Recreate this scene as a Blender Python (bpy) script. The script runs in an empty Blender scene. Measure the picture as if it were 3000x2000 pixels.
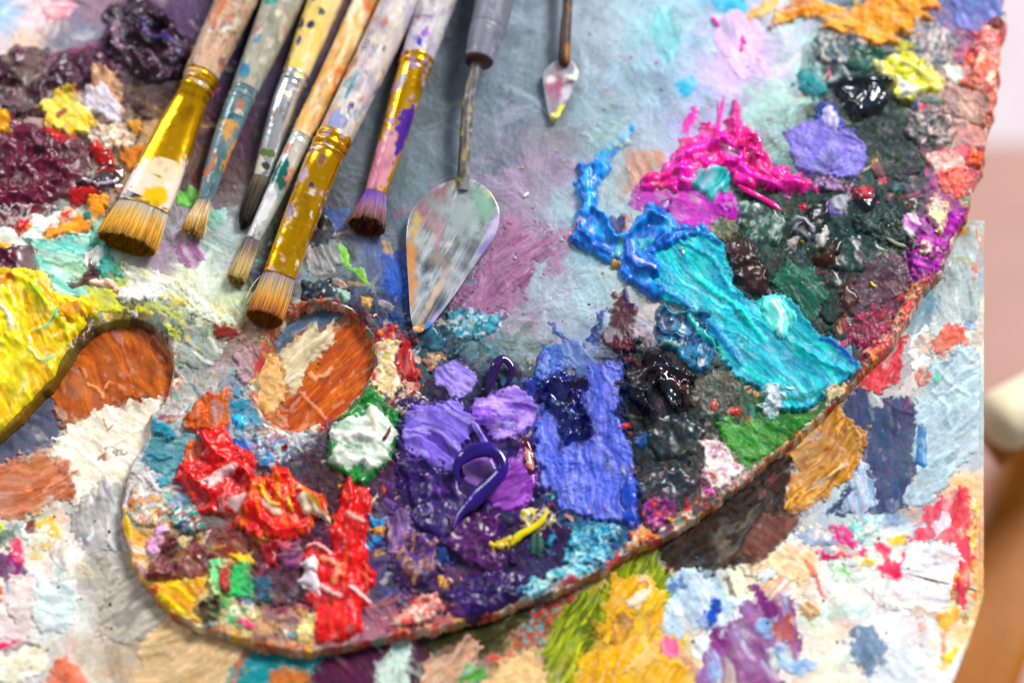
import bpy, bmesh, math, random
import numpy as np
from mathutils import Vector, Matrix

# ------------------------------------------------------------------ camera, world, light
SC = bpy.context.scene
TILT = math.radians(25.0)          # the camera leans back from straight down
DIST = 0.80                        # metres from lens to the middle of the palette
WIDE = 0.40                        # metres of palette across the frame
LENS = 36.0 * DIST / WIDE
FWD = Vector((0, math.sin(TILT), -math.cos(TILT)))
UPV = Vector((0, math.cos(TILT), math.sin(TILT)))
CAM = -DIST * FWD
PW, PH = 2352.0, 1568.0            # picture units used for measuring
K = 36.0 / LENS

def unproj(x, y, z=0.0):
    """picture point -> world point on the level z (arrays allowed)"""
    rx = (np.asarray(x, float) / PW - 0.5) * K
    ry = -(np.asarray(y, float) - PH / 2) / PW * K
    dx = rx
    dy = ry * UPV.y + FWD.y
    dz = ry * UPV.z + FWD.z
    s = (z - CAM.z) / dz
    return CAM.x + dx * s, CAM.y + dy * s, z + 0 * s

def P3(x, y, z=0.0):
    a, b, c = unproj(x, y, z)
    return Vector((float(a), float(b), float(c)))

def pix(p):
    """metres per picture unit at a world point"""
    return (Vector(p) - CAM).dot(FWD) * K / PW

cam_d = bpy.data.cameras.new('camera')
cam = bpy.data.objects.new('camera', cam_d)
SC.collection.objects.link(cam)
cam.location = CAM
cam.rotation_euler = (TILT, 0, 0)
cam_d.lens = LENS
cam_d.sensor_width = 36.0
cam_d.clip_start = 0.02
cam_d.clip_end = 60.0
cam_d.dof.use_dof = True
cam_d.dof.focus_distance = (P3(1176, 770, 0.002) - CAM).dot(FWD)
cam_d.dof.aperture_fstop = 3.0
SC.camera = cam

W = bpy.data.worlds.new('World'); SC.world = W; W.use_nodes = True
W.node_tree.nodes['Background'].inputs[0].default_value = (0.93, 0.96, 1.0, 1)
W.node_tree.nodes['Background'].inputs[1].default_value = 0.25

def area(name, loc, target, size, power, col):
    d = bpy.data.lights.new(name, 'AREA'); d.shape = 'RECTANGLE'
    d.size, d.size_y = size; d.energy = power; d.color = col
    o = bpy.data.objects.new(name, d); SC.collection.objects.link(o)
    o.location = loc
    o.rotation_euler = (Vector(target) - Vector(loc)).to_track_quat('-Z', 'Y').to_euler()
    return o
area('window_light', (1.75, 1.95, 2.15), (0, 0, 0), (1.0, 0.85), 155, (1.0, 0.985, 0.96))
area('ferrule_highlight_lamp', (-1.5, 1.5, 1.5), (0, 0, 0), (0.5, 1.2), 24, (0.94, 0.97, 1.0))  # unseen second lamp, added for highlight strips on the metal ferrules

SC.view_settings.view_transform = 'Standard'
SC.view_settings.look = 'None'
SC.view_settings.exposure = 0.0
SC.view_settings.gamma = 1.0
SC.cycles.use_denoising = True
SC.cycles.max_bounces = 6

# ------------------------------------------------------------------ noise and colour
SAT = 1.22
def box(a, r, n=1):
    """box blur, radius r cells"""
    for _ in range(n):
        for ax in (0, 1):
            p = np.pad(a, [(r + 1, r) if k == ax else (0, 0) for k in (0, 1)], mode='edge')
            c = np.cumsum(p, axis=ax)
            a = (c[2 * r + 1:] - c[:-2 * r - 1]) / (2 * r + 1) if ax == 0 else (c[:, 2 * r + 1:] - c[:, :-2 * r - 1]) / (2 * r + 1)
    return a

def _h(ix, iy, s):
    n = (ix.astype(np.int64) * 374761393 + iy.astype(np.int64) * 668265263 + s * 2147483647 + 1013904223) & 0xffffffff
    n = ((n ^ (n >> 13)) * 1274126177) & 0xffffffff
    n = ((n ^ (n >> 16)) * 2246822519) & 0xffffffff
    return ((n ^ (n >> 15)) & 0xffff) / 32767.5 - 1.0

def vn(x, y, s):
    ix = np.floor(x); iy = np.floor(y); fx = x - ix; fy = y - iy
    fx = fx * fx * fx * (fx * (fx * 6 - 15) + 10); fy = fy * fy * fy * (fy * (fy * 6 - 15) + 10)
    ix = ix.astype(np.int64); iy = iy.astype(np.int64)
    a = _h(ix, iy, s); b = _h(ix + 1, iy, s); c = _h(ix, iy + 1, s); d = _h(ix + 1, iy + 1, s)
    return (a + (b - a) * fx) + ((c + (d - c) * fx) - (a + (b - a) * fx)) * fy

def fbm(x, y, size, s, o=3, gain=0.5):
    v = 0; a = 1.0; t = 0
    for i in range(o):
        c, sn = math.cos(1.1 * i + s), math.sin(1.1 * i + s)
        v = v + a * vn((x * c - y * sn) / size + 17.3 * i, (x * sn + y * c) / size - 9.1 * i, s * 31 + i)
        t += a; a *= gain; size *= 0.5
    return v / t * 1.5

def ridged(x, y, size, s, o=3):
    v = 0; a = 1.0; t = 0
    for i in range(o):
        c, sn = math.cos(0.9 * i + s), math.sin(0.9 * i + s)
        n = vn((x * c - y * sn) / size, (x * sn + y * c) / size, s * 57 + i)
        v = v + a * (1 - np.minimum(1, np.abs(n) * 2.2)); t += a; a *= 0.5; size *= 0.5
    return v / t

def lin(hexs):
    v = [int(hexs[i:i + 2], 16) / 255 for i in (0, 2, 4)]
    v = np.array([(c / 12.92 if c <= 0.04045 else ((c + 0.055) / 1.055) ** 2.4) for c in v])
    g = v.mean(); v = np.clip(g + SAT * (v - g), 0.002, 0.9)        # strong oil pigments
    if SAT > 1: v = v * min(1.04, (g / 0.5) ** 0.15)
    return v

def cols(s):
    return np.array([lin(c) for c in s.split()])

def smooth(e0, e1, x):
    t = np.clip((x - e0) / (e1 - e0), 0, 1)
    return t * t * (3 - 2 * t)

def poly_sd(X, Y, pts):
    """signed distance, positive inside"""
    d2 = np.full(X.shape, 1e12); inside = np.zeros(X.shape, bool)
    n = len(pts)
    for i in range(n):
        x0, y0 = pts[i]; x1, y1 = pts[(i + 1) % n]
        ex, ey = x1 - x0, y1 - y0
        L = ex * ex + ey * ey + 1e-9
        t = np.clip(((X - x0) * ex + (Y - y0) * ey) / L, 0, 1)
        d2 = np.minimum(d2, (X - x0 - t * ex) ** 2 + (Y - y0 - t * ey) ** 2)
        if y0 != y1:
            c = ((Y >= min(y0, y1)) & (Y < max(y0, y1))) & (X < x0 + (Y - y0) * ex / ey)
            inside ^= c
    d = np.sqrt(d2)
    return np.where(inside, d, -d)

def line_d(X, Y, pts):
    d2 = np.full(X.shape, 1e12)
    for (x0, y0), (x1, y1) in zip(pts[:-1], pts[1:]):
        ex, ey = x1 - x0, y1 - y0
        t = np.clip(((X - x0) * ex + (Y - y0) * ey) / (ex * ex + ey * ey + 1e-9), 0, 1)
        d2 = np.minimum(d2, (X - x0 - t * ex) ** 2 + (Y - y0 - t * ey) ** 2)
    return np.sqrt(d2)

def curve(pts, n=10, closed=False):
    """Catmull-Rom through points (any dimension)"""
    p = [np.array(q, float) for q in pts]
    if closed: ext = [p[-1]] + p + [p[0], p[1]]
    else: ext = [2 * p[0] - p[1]] + p + [2 * p[-1] - p[-2]]
    out = []
    for i in range(1, len(ext) - 2):
        a, b, c, d = ext[i - 1:i + 3]
        for k in range(n):
            t = k / n
            out.append(0.5 * (2 * b + (c - a) * t + (2 * a - 5 * b + 4 * c - d) * t * t + (3 * b - a - 3 * c + d) * t ** 3))
    if not closed: out.append(p[-1])
    return out

# ------------------------------------------------------------------ materials
MATS = {}
def mat(name, rough=0.4, spec=0.5, metal=None, bump=0.0, bsize=1500.0, coat=0.0, vary=0.0, attr=True, color=(0.5, 0.5, 0.5), sss=0.0):
    if name in MATS: return MATS[name]
    m = bpy.data.materials.new(name); m.use_nodes = True; MATS[name] = m
    nt = m.node_tree; N = nt.nodes; L = nt.links
    b = N['Principled BSDF']
    b.inputs['Roughness'].default_value = rough
    b.inputs['Specular IOR Level'].default_value = spec
    b.inputs['Coat Weight'].default_value = coat
    b.inputs['Coat Roughness'].default_value = 0.08
    tc = N.new('ShaderNodeTexCoord')
    nz = N.new('ShaderNodeTexNoise'); nz.inputs['Scale'].default_value = bsize; nz.inputs['Detail'].default_value = 4
    L.new(tc.outputs['Object'], nz.inputs['Vector'])
    if attr:
        at = N.new('ShaderNodeAttribute'); at.attribute_name = 'Col'
        src = at.outputs['Color']
    else:
        rgb = N.new('ShaderNodeRGB'); rgb.outputs[0].default_value = (*color, 1); src = rgb.outputs[0]
    if vary:
        mr = N.new('ShaderNodeMapRange'); mr.inputs[1].default_value = 0.3; mr.inputs[2].default_value = 0.7
        mr.inputs[3].default_value = 1 - vary; mr.inputs[4].default_value = 1 + vary
        L.new(nz.outputs['Fac'], mr.inputs[0])
        hs = N.new('ShaderNodeHueSaturation'); L.new(src, hs.inputs['Color']); L.new(mr.outputs[0], hs.inputs['Value'])
        src = hs.outputs['Color']
    L.new(src, b.inputs['Base Color'])
    mr2 = N.new('ShaderNodeMapRange'); mr2.inputs[1].default_value = 0.3; mr2.inputs[2].default_value = 0.7
    mr2.inputs[3].default_value = max(0.02, rough * 0.75); mr2.inputs[4].default_value = min(1, rough * 1.3)
    n2 = N.new('ShaderNodeTexNoise'); n2.inputs['Scale'].default_value = bsize * 0.13; n2.inputs['Detail'].default_value = 3
    L.new(tc.outputs['Object'], n2.inputs['Vector']); L.new(n2.outputs['Fac'], mr2.inputs[0])
    L.new(mr2.outputs[0], b.inputs['Roughness'])
    if metal is not None and attr:      # attribute alpha: 1 = paint, 0 = bare metal
        iv = N.new('ShaderNodeMath'); iv.operation = 'SUBTRACT'; iv.inputs[0].default_value = metal
        L.new(at.outputs['Alpha'], iv.inputs[1]); iv.use_clamp = True
        L.new(iv.outputs[0], b.inputs['Metallic'])
    elif metal is not None:
        b.inputs['Metallic'].default_value = metal
    if bump:
        bp = N.new('ShaderNodeBump'); bp.inputs['Strength'].default_value = bump; bp.inputs['Distance'].default_value = 0.0004
        L.new(nz.outputs['Fac'], bp.inputs['Height']); L.new(bp.outputs[0], b.inputs['Normal'])
    return m

mat('paint_dry', 0.60, 0.16, bump=0.25, bsize=1700, vary=0.10)
mat('paint_satin', 0.44, 0.24, bump=0.12, bsize=1500, vary=0.07)
mat('paint_wet', 0.33, 0.42, bump=0.05, bsize=600, vary=0.05, coat=0.0)
mat('paint_gloss', 0.17, 0.5, bump=0.0, bsize=500, vary=0.03, coat=0.3)
mat('handle_paint', 0.42, 0.4, bump=0.18, bsize=1300, vary=0.08)
mat('ferrule_metal', 0.19, 0.5, metal=0.80, bump=0.22, bsize=260)
mat('blade_metal', 0.28, 0.5, metal=0.85, bump=0.12, bsize=1600)
mat('bristle', 0.42, 0.4, bump=0.0, vary=0.05)
mat('slab_wood', 0.6, 0.3, attr=False, color=(0.30, 0.17, 0.08), bump=0.2, bsize=300, vary=0.15)
PM = {'d': 'paint_dry', 's': 'paint_satin', 'w': 'paint_wet', 'g': 'paint_gloss'}

# ------------------------------------------------------------------ objects
def empty(name, loc, label=None, cat=None, group=None):
    o = bpy.data.objects.new(name, None); SC.collection.objects.link(o)
    o.location = loc; o.empty_display_size = 0.02
    if label: o['label'] = label
    if cat: o['category'] = cat
    if group: o['group'] = group
    return o

def origin(o):
    v = Vector(o.location)
    while o.parent: o = o.parent; v = v + Vector(o.location)
    return v

def mesh_obj(name, V, F, C, material, parent, label=None, kind=None, smooth_faces=True):
    """V (n,3) world metres, F (m,3|4) index array or list of tuples, C (n,3|4) linear colour"""
    V = np.asarray(V, np.float64)
    c = V.mean(axis=0)
    me = bpy.data.meshes.new(name)
    if isinstance(F, np.ndarray):
        k = F.shape[1]
        me.vertices.add(len(V)); me.vertices.foreach_set('co', (V - c).astype(np.float32).ravel())
        me.loops.add(F.size); me.loops.foreach_set('vertex_index', F.astype(np.int32).ravel())
        me.polygons.add(len(F)); me.polygons.foreach_set('loop_start', np.arange(0, F.size, k, dtype=np.int32))
        me.update(calc_edges=True)
    else:
        me.from_pydata([tuple(v) for v in (V - c)], [], F); me.update()
    if smooth_faces: me.polygons.foreach_set('use_smooth', np.ones(len(me.polygons), bool))
    if C is not None:
        C = np.asarray(C, np.float32)
        if C.shape[1] == 3: C = np.concatenate([C, np.ones((len(C), 1), np.float32)], 1)
        a = me.color_attributes.new('Col', 'FLOAT_COLOR', 'POINT')
        a.data.foreach_set('color', np.clip(C, 0, 1).ravel())
    me.materials.append(MATS[material])
    o = bpy.data.objects.new(name, me); SC.collection.objects.link(o)
    base = origin(parent) if parent else Vector((0, 0, 0))
    o.location = Vector(c) - base
    if parent: o.parent = parent
    if label: o['label'] = label
    if kind: o['kind'] = kind
    return o

def loft(rings, cap=True):
    """rings: list of (n,3) arrays -> V, quads list"""
    n = len(rings[0]); V = np.concatenate(rings); F = []
    for r in range(len(rings) - 1):
        for i in range(n):
            j = (i + 1) % n
            F.append((r * n + i, r * n + j, (r + 1) * n + j, (r + 1) * n + i))
    if cap:
        F.append(tuple(range(n - 1, -1, -1)))
        F.append(tuple((len(rings) - 1) * n + i for i in range(n)))
    return V, F

# ------------------------------------------------------------------ a sheet of paint measured in picture units
class Sheet:
    """a height field lying on one level, with paint put on it dab by dab"""
    def __init__(s, x0, x1, y0, y1, cs, z):
        s.cs = cs; s.x0 = x0; s.y0 = y0; s.z = z
        s.gx = np.arange(x0, x1, cs); s.gy = np.arange(y0, y1, cs)
        s.X, s.Y = np.meshgrid(s.gx, s.gy)
        a, b, _ = unproj(s.X, s.Y, z)
        s.WX, s.WY = a, b
        s.H = np.zeros(s.X.shape); s.C = np.zeros(s.X.shape + (3,)); s.keep = np.ones(s.X.shape, bool)
        s.root = None; s.n = 0; s.fade = None
    def height_at(s, x, y):
        i = int(np.clip((y - s.y0) / s.cs, 0, len(s.gy) - 1)); j = int(np.clip((x - s.x0) / s.cs, 0, len(s.gx) - 1))
        return s.z + s.H[i, j] / 1000
    def emit(s, name, sl, use, Hh, Cc, material, label=None, kind=None, parent=None):
        idx = np.full(use.shape, -1, np.int64)
        q = use[:-1, :-1] & use[1:, :-1] & use[:-1, 1:] & use[1:, 1:]
        vu = np.zeros(use.shape, bool)
        vu[:-1, :-1] |= q; vu[1:, :-1] |= q; vu[:-1, 1:] |= q; vu[1:, 1:] |= q
        n = int(vu.sum())
        if n < 9: return None
        idx[vu] = np.arange(n)
        F = np.stack([idx[1:, :-1][q], idx[1:, 1:][q], idx[:-1, 1:][q], idx[:-1, :-1][q]], 1)
        V = np.stack([s.WX[sl][vu], s.WY[sl][vu], s.z + Hh[vu] / 1000.0], 1)
        return mesh_obj(name, V, F, Cc[vu], material, parent or s.root, label, kind)
    def dab(s, pts, colours, h=1.0, ang=None, st=0.3, rough=6, lump=0.25, dry=0.0, m='s', lab=None, name='paint_dab',
            crust=0, ridges=(), edge=9, rim=0.18, fold=0.0, flat=0.5, mixs=24, thin=0.25, feather=5.5, bleed=.8, grow=3.0):
        s.n += 1; sd0 = 1000 + s.n * 7
        if isinstance(pts, str): pts = [tuple(map(float, p.split(','))) for p in pts.split()]
        xs = [p[0] for p in pts]; ys = [p[1] for p in pts]; mg = 16 + rough
        j0 = max(0, int((min(xs) - mg - s.x0) / s.cs)); j1 = min(len(s.gx), int((max(xs) + mg - s.x0) / s.cs) + 2)
        i0 = max(0, int((min(ys) - mg - s.y0) / s.cs)); i1 = min(len(s.gy), int((max(ys) + mg - s.y0) / s.cs) + 2)
        if j1 - j0 < 4 or i1 - i0 < 4: return
        sl = (slice(i0, i1), slice(j0, j1))
        X, Y = s.X[sl], s.Y[sl]
        ex = fbm(X, Y, 30, sd0, 2) + 0.7 * fbm(X, Y, 9, sd0 + 1, 2); ey = fbm(X, Y, 30, sd0 + 2, 2) + 0.7 * fbm(X, Y, 9, sd0 + 3, 2)
        D = poly_sd(X + rough * ex, Y + rough * ey, pts)
        a = math.radians(ang if ang is not None else 40)
        rz = 0.75 + ((s.n * 37) % 10) / 7.0
        wv = (8 + 2 * (s.n % 5)) * fbm(X, Y, 95, sd0 + 9, 2)
        U = X * math.cos(a) + Y * math.sin(a) + wv; Vv = -X * math.sin(a) + Y * math.cos(a) + wv
        streak = vn(U / 90, Vv / (4.2 * rz), sd0 + 4) * 0.55 + vn(U / 140, Vv / (9.5 * rz), sd0 + 5) * 0.7 + 0.2 * vn(U / 40, Vv / 2.8, sd0 + 6)
        lum = fbm(X, Y, 26, sd0 + 7, 3); fine = fbm(X, Y, 7, sd0 + 8, 2)
        soft = fbm(X, Y, 15, sd0 + 30, 2)
        D = D + grow + feather * ((0.65 * streak if ang is not None else 0.2 * streak) + 0.30 * fine + 0.45 * soft + 0.3 * ex) * smooth(34, 2, D)
        th = np.clip(0.86 + 0.42 * fbm(X, Y, 85, sd0 + 17, 2), 0.35, 1.4)
        body = smooth(0, edge, D) * th
        micro = fbm(X, Y, 5.5, sd0 + 18, 1)
        wet = m in 'wg'
        t = h * body * (1 + 0.75 * lump * lum + (0.02 if wet else 0.06) * fine) + (0.008 if wet else 0.035) * micro * body
        if ang is not None: t = t + 0.30 * st * min(h, 1.2) * streak * body
        if rim: t = t + h * rim * np.exp(-((D - edge * 0.55) / (edge * 0.45)) ** 2) * (0.6 + 0.6 * fine)
        if fold: t = t + h * fold * body * (ridged(X + 14 * lum, Y + 14 * ey, 52, sd0 + 11, 2) - 0.38) * 1.35
        if crust: t = t + crust * body * (ridged(X + 6 * ex, Y + 6 * ey, 24, sd0 + 12, 2) * 0.6 + 0.28 * lum + 0.15 * fine - 0.15)
        if dry: t = t - dry * h * np.clip(0.55 + 0.9 * streak + 0.5 * fine - 0.35 * smooth(0, edge * 4, D), 0, 3) * (1.0 if ang is not None else 0.8)
        t = np.where(D < 0, np.minimum(t, D * 0.14), t)
        C0 = s.C[sl]
        pal = cols(colours); k = len(pal)
        if crust: nz = fbm(X + 7 * ex, Y + 7 * ey, 24, sd0 + 13, 3, .6) * 1.1
        elif ang is not None: nz = 0.75 * streak * (0.4 + st) + 0.7 * fbm(U * 0.35, Vv, mixs, sd0 + 14, 3)
        else: nz = fbm(X, Y, mixs, sd0 + 15, 4, 0.6) * 0.95
        if crust and k > 1:
            cell = np.clip(np.floor((0.5 + 0.62 * nz + 0.06 * vn(X / 6, Y / 6, sd0 + 20)) * k), 0, k - 1).astype(int)
            perm = (cell * 7 + (np.floor(fbm(X, Y, 40, sd0 + 16, 2) * 2).astype(int))) % k
            Cc = pal[perm]
            Cc = (Cc + np.roll(Cc, 1, 0) + np.roll(Cc, 1, 1)) / 3
            Cc = Cc * .85 + C0 * .15
        elif k > 1:
            tt = np.clip(0.42 + 0.62 * nz, 0, 0.999) * (k - 1)
            b = np.floor(tt).astype(int); f = smooth(0.25, 0.75, tt - b)[..., None]
            Cc = pal[b] * (1 - f) + pal[np.minimum(b + 1, k - 1)] * f
        else: Cc = np.repeat(np.repeat(pal[0][None, None], X.shape[0], 0), X.shape[1], 1)
        Cc = Cc * (1 + 0.10 * fine + 0.08 * streak)[..., None]
        # worked-in traces of the colours round about, and thin light or dark veins
        q1 = smooth(.42, .72, fbm(U * .4, Vv, 20, sd0 + 21, 3) + .25 * streak)[..., None] * (.55 if not wet else .35)
        if wet: bleed *= .4
        sh = int(18 / s.cs); Cn = np.roll(C0, (sh if s.n % 2 else -sh, -sh if s.n % 3 else sh), (0, 1))
        Cc = Cc * (1 - q1 * bleed) + Cn * q1 * bleed
        q2 = fbm(U * .3, Vv, 11, sd0 + 22, 2); Cc = Cc * (1 + .30 * smooth(.35, .8, q2) - .28 * smooth(.35, .8, -q2))[..., None]
        Cc = Cc + (smooth(.62, .8, fbm(U * .5, Vv, 14, sd0 + 23, 3)) * .10 * (pal.mean() > .05))[..., None]
        for (rp, rw, rh, rc) in ridges:
            dd = line_d(X + 3 * ex, Y + 3 * ey, rp); g = np.exp(-(dd / rw) ** 2)
            t = np.where(D > -4, t + rh * g * smooth(-4, 6, D), t)
            if rc: w = smooth(0.25, 0.8, g)[..., None]; Cc = Cc * (1 - w) + lin(rc) * w
        if not wet: w = .55 * smooth(8, 0, D)[..., None]; Cc = Cc * (1 - w) + C0 * w
        if thin: w = thin * (1 - smooth(0, 1, t / max(h, .01)))[..., None]; Cc = Cc * (1 - w) + C0 * w
        Ho = s.H[sl]
        if wet: t = np.where(D > 0, box(t, 1, 2), t)
        if s.fade is not None: t = np.where(t > 0, t * s.fade[sl], t)
        Hf = s.fade[sl] if s.fade is not None else 1.0
        Hm = box(Ho, 5, 2)
        fl = np.clip((max(flat, .92) if wet else flat) * smooth(-6, 8, D), 0, 1) * Hf
        Z = Ho * (1 - fl) + Hm * fl + t
        use = (D > -2.6 * s.cs) & s.keep[sl] & (t > -0.6)
        if s.fade is not None:
            if crust: use &= s.fade[sl] > .12
            w = smooth(.75, .3, s.fade[sl])[..., None]
            if w.max() > 0: Cc = Cc * (1 - w) + np.stack([box(Cc[..., q], 7, 2) for q in range(3)], -1) * w
        top = use & (Z > Ho) & (D > -1)
        s.H[sl] = np.where(top, Z, Ho); s.C[sl] = np.where(top[..., None], Cc, C0)
        return s.emit(name, sl, use, Z, Cc, PM[m], lab)

def tube(name, pts, col, parent, sheet, rad, lift=0.6, m='paint_wet', label=None, n=10, taper=True, zadd=None, col2=None, flat=0.62):
    """a squeezed string of paint lying on a sheet; pts in picture units"""
    if isinstance(pts, str): pts = [tuple(map(float, p.split(','))) for p in pts.split()]
    c = curve(pts, 8); L = len(c); za = zadd or [0] * len(pts)
    zc = np.interp(np.arange(L), np.linspace(0, L - 1, len(za)), za)
    hs = [sheet.height_at(x, y) for x, y in c]
    hs = [np.mean(hs[max(0, i - 12):i + 13]) for i in range(L)]
    pos = []
    for (x, y), hz, zz in zip(c, hs, zc):
        pos.append(P3(x, y, hz + rad * 0.00017 * lift + zz / 1000))
    rings = []
    for i, p in enumerate(pos):
        t = (pos[min(i + 1, L - 1)] - pos[max(i - 1, 0)]).normalized()
        side = t.cross(Vector((0, 0, 1))).normalized(); up = side.cross(t)
        u = i / (L - 1); w = 1.0
        if taper: w = min(1, 0.25 + 3.5 * u) * min(1, 0.15 + 5 * (1 - u))
        r = rad * 0.00017 * w * (1 + 0.14 * math.sin(i * 0.17 + rad))
        rings.append(np.array([p + side * (math.cos(q) * r) + up * (math.sin(q) * r * flat) for q in np.linspace(0, 2 * math.pi, n, endpoint=False)]))
    V, F = loft(rings)
    a = lin(col); b = lin(col2 or col); C = np.zeros((len(V), 3))
    for i in range(len(rings)):
        f = 0.5 + 0.5 * math.sin(i * 0.35)
        for q in range(n):
            g = f * 0.5 + 0.5 * (math.sin(q * 1.3 + i * 0.08) > 0.3)
            C[i * n + q] = a * (1 - g) + b * g
    return mesh_obj(name, V, F, C, m, parent, label)
# ------------------------------------------------------------------ floor below
ZF = -0.85
def flat_mesh(name, pts, z, color, rough=0.6, label=None, kind='structure', seed=0):
    m = mat(name + '_mat', rough, 0.3, attr=False, color=color, bump=0.1, bsize=14, vary=0.05)
    me = bpy.data.meshes.new(name)
    me.from_pydata([(x, y, z) for x, y in pts], [], [tuple(range(len(pts)))]); me.update()
    me.materials.append(m)
    o = bpy.data.objects.new(name, me); SC.collection.objects.link(o)
    if kind: o['kind'] = kind
    if label: o['label'] = label
    return o
YS = P3(2330, 330, ZF).y
SAT = 1.0
flat_mesh('floor', [(-3, -3), (3, -3), (3, YS), (-3, YS)], ZF, tuple(lin('c0968c')))
flat_mesh('pale_floor', [(-3, YS), (3, YS), (3, 4), (-3, 4)], ZF, tuple(lin('d8cad2')))

SAT = 1.22
# ------------------------------------------------------------------ the easel whose leg shows out of focus
THK = 0.0052                        # palette with its crust of paint
ZB = -THK                          # top of the lower board
TB = 0.006
def beam(name, a, b, w, d, color, parent, label=None, round_end=False):
    a = Vector(a); b = Vector(b); t = (b - a).normalized()
    up = Vector((0, 0, 1)) if abs(t.z) < 0.95 else Vector((0, 1, 0))
    side = t.cross(up).normalized(); up = side.cross(t)
    rings = []
    N = 20
    st = np.linspace(0, 1, 14)
    for u in st:
        p = a.lerp(b, float(u)); k = 1.0
        if round_end: k = max(0.12, math.sqrt(max(0, 1 - max(0, (0.16 - u) / 0.16) ** 2))) * max(0.12, math.sqrt(max(0, 1 - max(0, (u - 0.94) / 0.06) ** 2)))
        ring = []
        for q in np.linspace(0, 2 * math.pi, N, endpoint=False):
            cx, sx = math.cos(q), math.sin(q)
            e = 0.999 if round_end else 0.35
            x = math.copysign(abs(cx) ** e, cx) * w / 2 * k; y = math.copysign(abs(sx) ** e, sx) * d / 2 * k
            ring.append(p + side * x + up * y)
        rings.append(np.array(ring))
    V, F = loft(rings)
    C = np.repeat(lin(color)[None], len(V), 0)
    C = C * (1 + 0.18 * fbm(V[:, 0] * 900 + V[:, 2] * 300, V[:, 1] * 120, 9, 77, 3))[:, None]
    return mesh_obj(name, V, F, C, 'easel_wood', parent, label)
mat('easel_wood', 0.38, 0.5, bump=0.15, bsize=200, vary=0.06)
ea = empty('easel', (0.30, -0.16, ZF), 'out-of-focus golden wooden easel leg below the right edge of the board', 'easel')
zb = ZB - TB
p0 = P3(2440, 1010, -0.24); p1 = P3(2170, 1720, -0.24)
beam('leg', P3(2455, 950, -0.24), P3(2150, 1760, -0.24), 0.044, 0.022, 'b07018', ea)
beam('leg', P3(2150, 1760, -0.236) + Vector((0, 0, -0.60)), P3(2150, 1760, -0.236), 0.03, 0.03, 'c07a12', ea)
beam('leg', P3(2455, 950, -0.236) + Vector((0, 0, -0.60)), P3(2455, 950, -0.236), 0.03, 0.03, 'c07a12', ea)
beam('tray', (-0.20, -0.05, zb - 0.0125), (0.16, -0.05, zb - 0.0125), 0.10, 0.025, 'b07422', ea)
beam('post', (-0.02, -0.05, ZF), (-0.02, -0.05, zb - 0.024), 0.05, 0.05, 'b07422', ea)
beam('brace', (-0.02, -0.05, -0.25), P3(2300, 1350, -0.25), 0.03, 0.02, 'b07422', ea)
dw = empty('wooden_peg', P3(2330, 950, -0.16), 'out-of-focus pale rounded end of a wooden bar beside the board', 'wooden bar')
beam('bar', P3(2258, 990, -0.165), P3(2560, 830, -0.165), 0.030, 0.030, 'f8e8cc', dw, round_end=True)  # cream colour paints in the bright highlight on golden wood
beam('bar_underside', P3(2262, 1010, -0.178), P3(2560, 852, -0.178), 0.028, 0.012, 'b8781c', dw)  # underside of the same bar, golden where the painted highlight stops
beam('upright', P3(2480, 862, ZF), P3(2480, 862, -0.19), 0.03, 0.03, 'b8781c', dw)

# ------------------------------------------------------------------ outline of the palette (picture units on its top)
OUT = [(-150,-170),(2330,-170),(2306,0),(2314,50),(2304,110),(2296,162),(2290,210),(2286,250),(2274,300),(2260,345),(2258,392),(2240,425),(2229,450),(2219,499),(2200,530),(2189,552),(2174,587),(2164,624),(2145,645),(2121,669),(2100,710),(2074,754),(2051,789),(2020,822),(1989,856),(1965,880),(1939,906),(1869,974),(1809,1026),(1764,1058),(1720,1095),(1676,1134),(1620,1175),(1551,1218),(1493,1251),(1426,1287),(1376,1316),(1276,1361),(1176,1396),(1113,1416),(1050,1433),(978,1451),(888,1468),(828,1478),(763,1491),(715,1499),(675,1501),(588,1484),(512,1458),(455,1438),(400,1411),(355,1368),(322,1331),(300,1281),(280,1228),(281,1176),(287,1109),(304,1059),(335,1009),(346,984),(342,959),(377,924),(397,871),(400,834),(383,784),(350,750),(305,734),(255,738),(212,760),(180,792),(140,850),(115,891),(97,900),(62,944),(0,1001),(-60,1045),(-150,1100)]
HOLE = [(608,804),(625,767),(655,730),(695,707),(740,700),(778,702),(813,722),(838,747),(850,774),(859,800),(858,829),(845,879),(820,909),(788,938),(738,969),(688,989),(638,979),(605,952),(590,925),(587,890),(593,846)]
BOUT = [(-170,505),(2262,505),(2260,1361),(2249,1401),(2226,1471),(2186,1568),(2130,1720),(-170,1720)]

def inset(pts, d):
    n = len(pts); A = sum(pts[i][0] * pts[(i + 1) % n][1] - pts[(i + 1) % n][0] * pts[i][1] for i in range(n))
    sg = 1 if A > 0 else -1; out = []
    for i in range(n):
        a = np.array(pts[i - 1], float); b = np.array(pts[i], float); c = np.array(pts[(i + 1) % n], float)
        t = (c - a) / (np.linalg.norm(c - a) + 1e-9)
        out.append(tuple(b + sg * d * np.array([-t[1], t[0]])))
    return out

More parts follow.
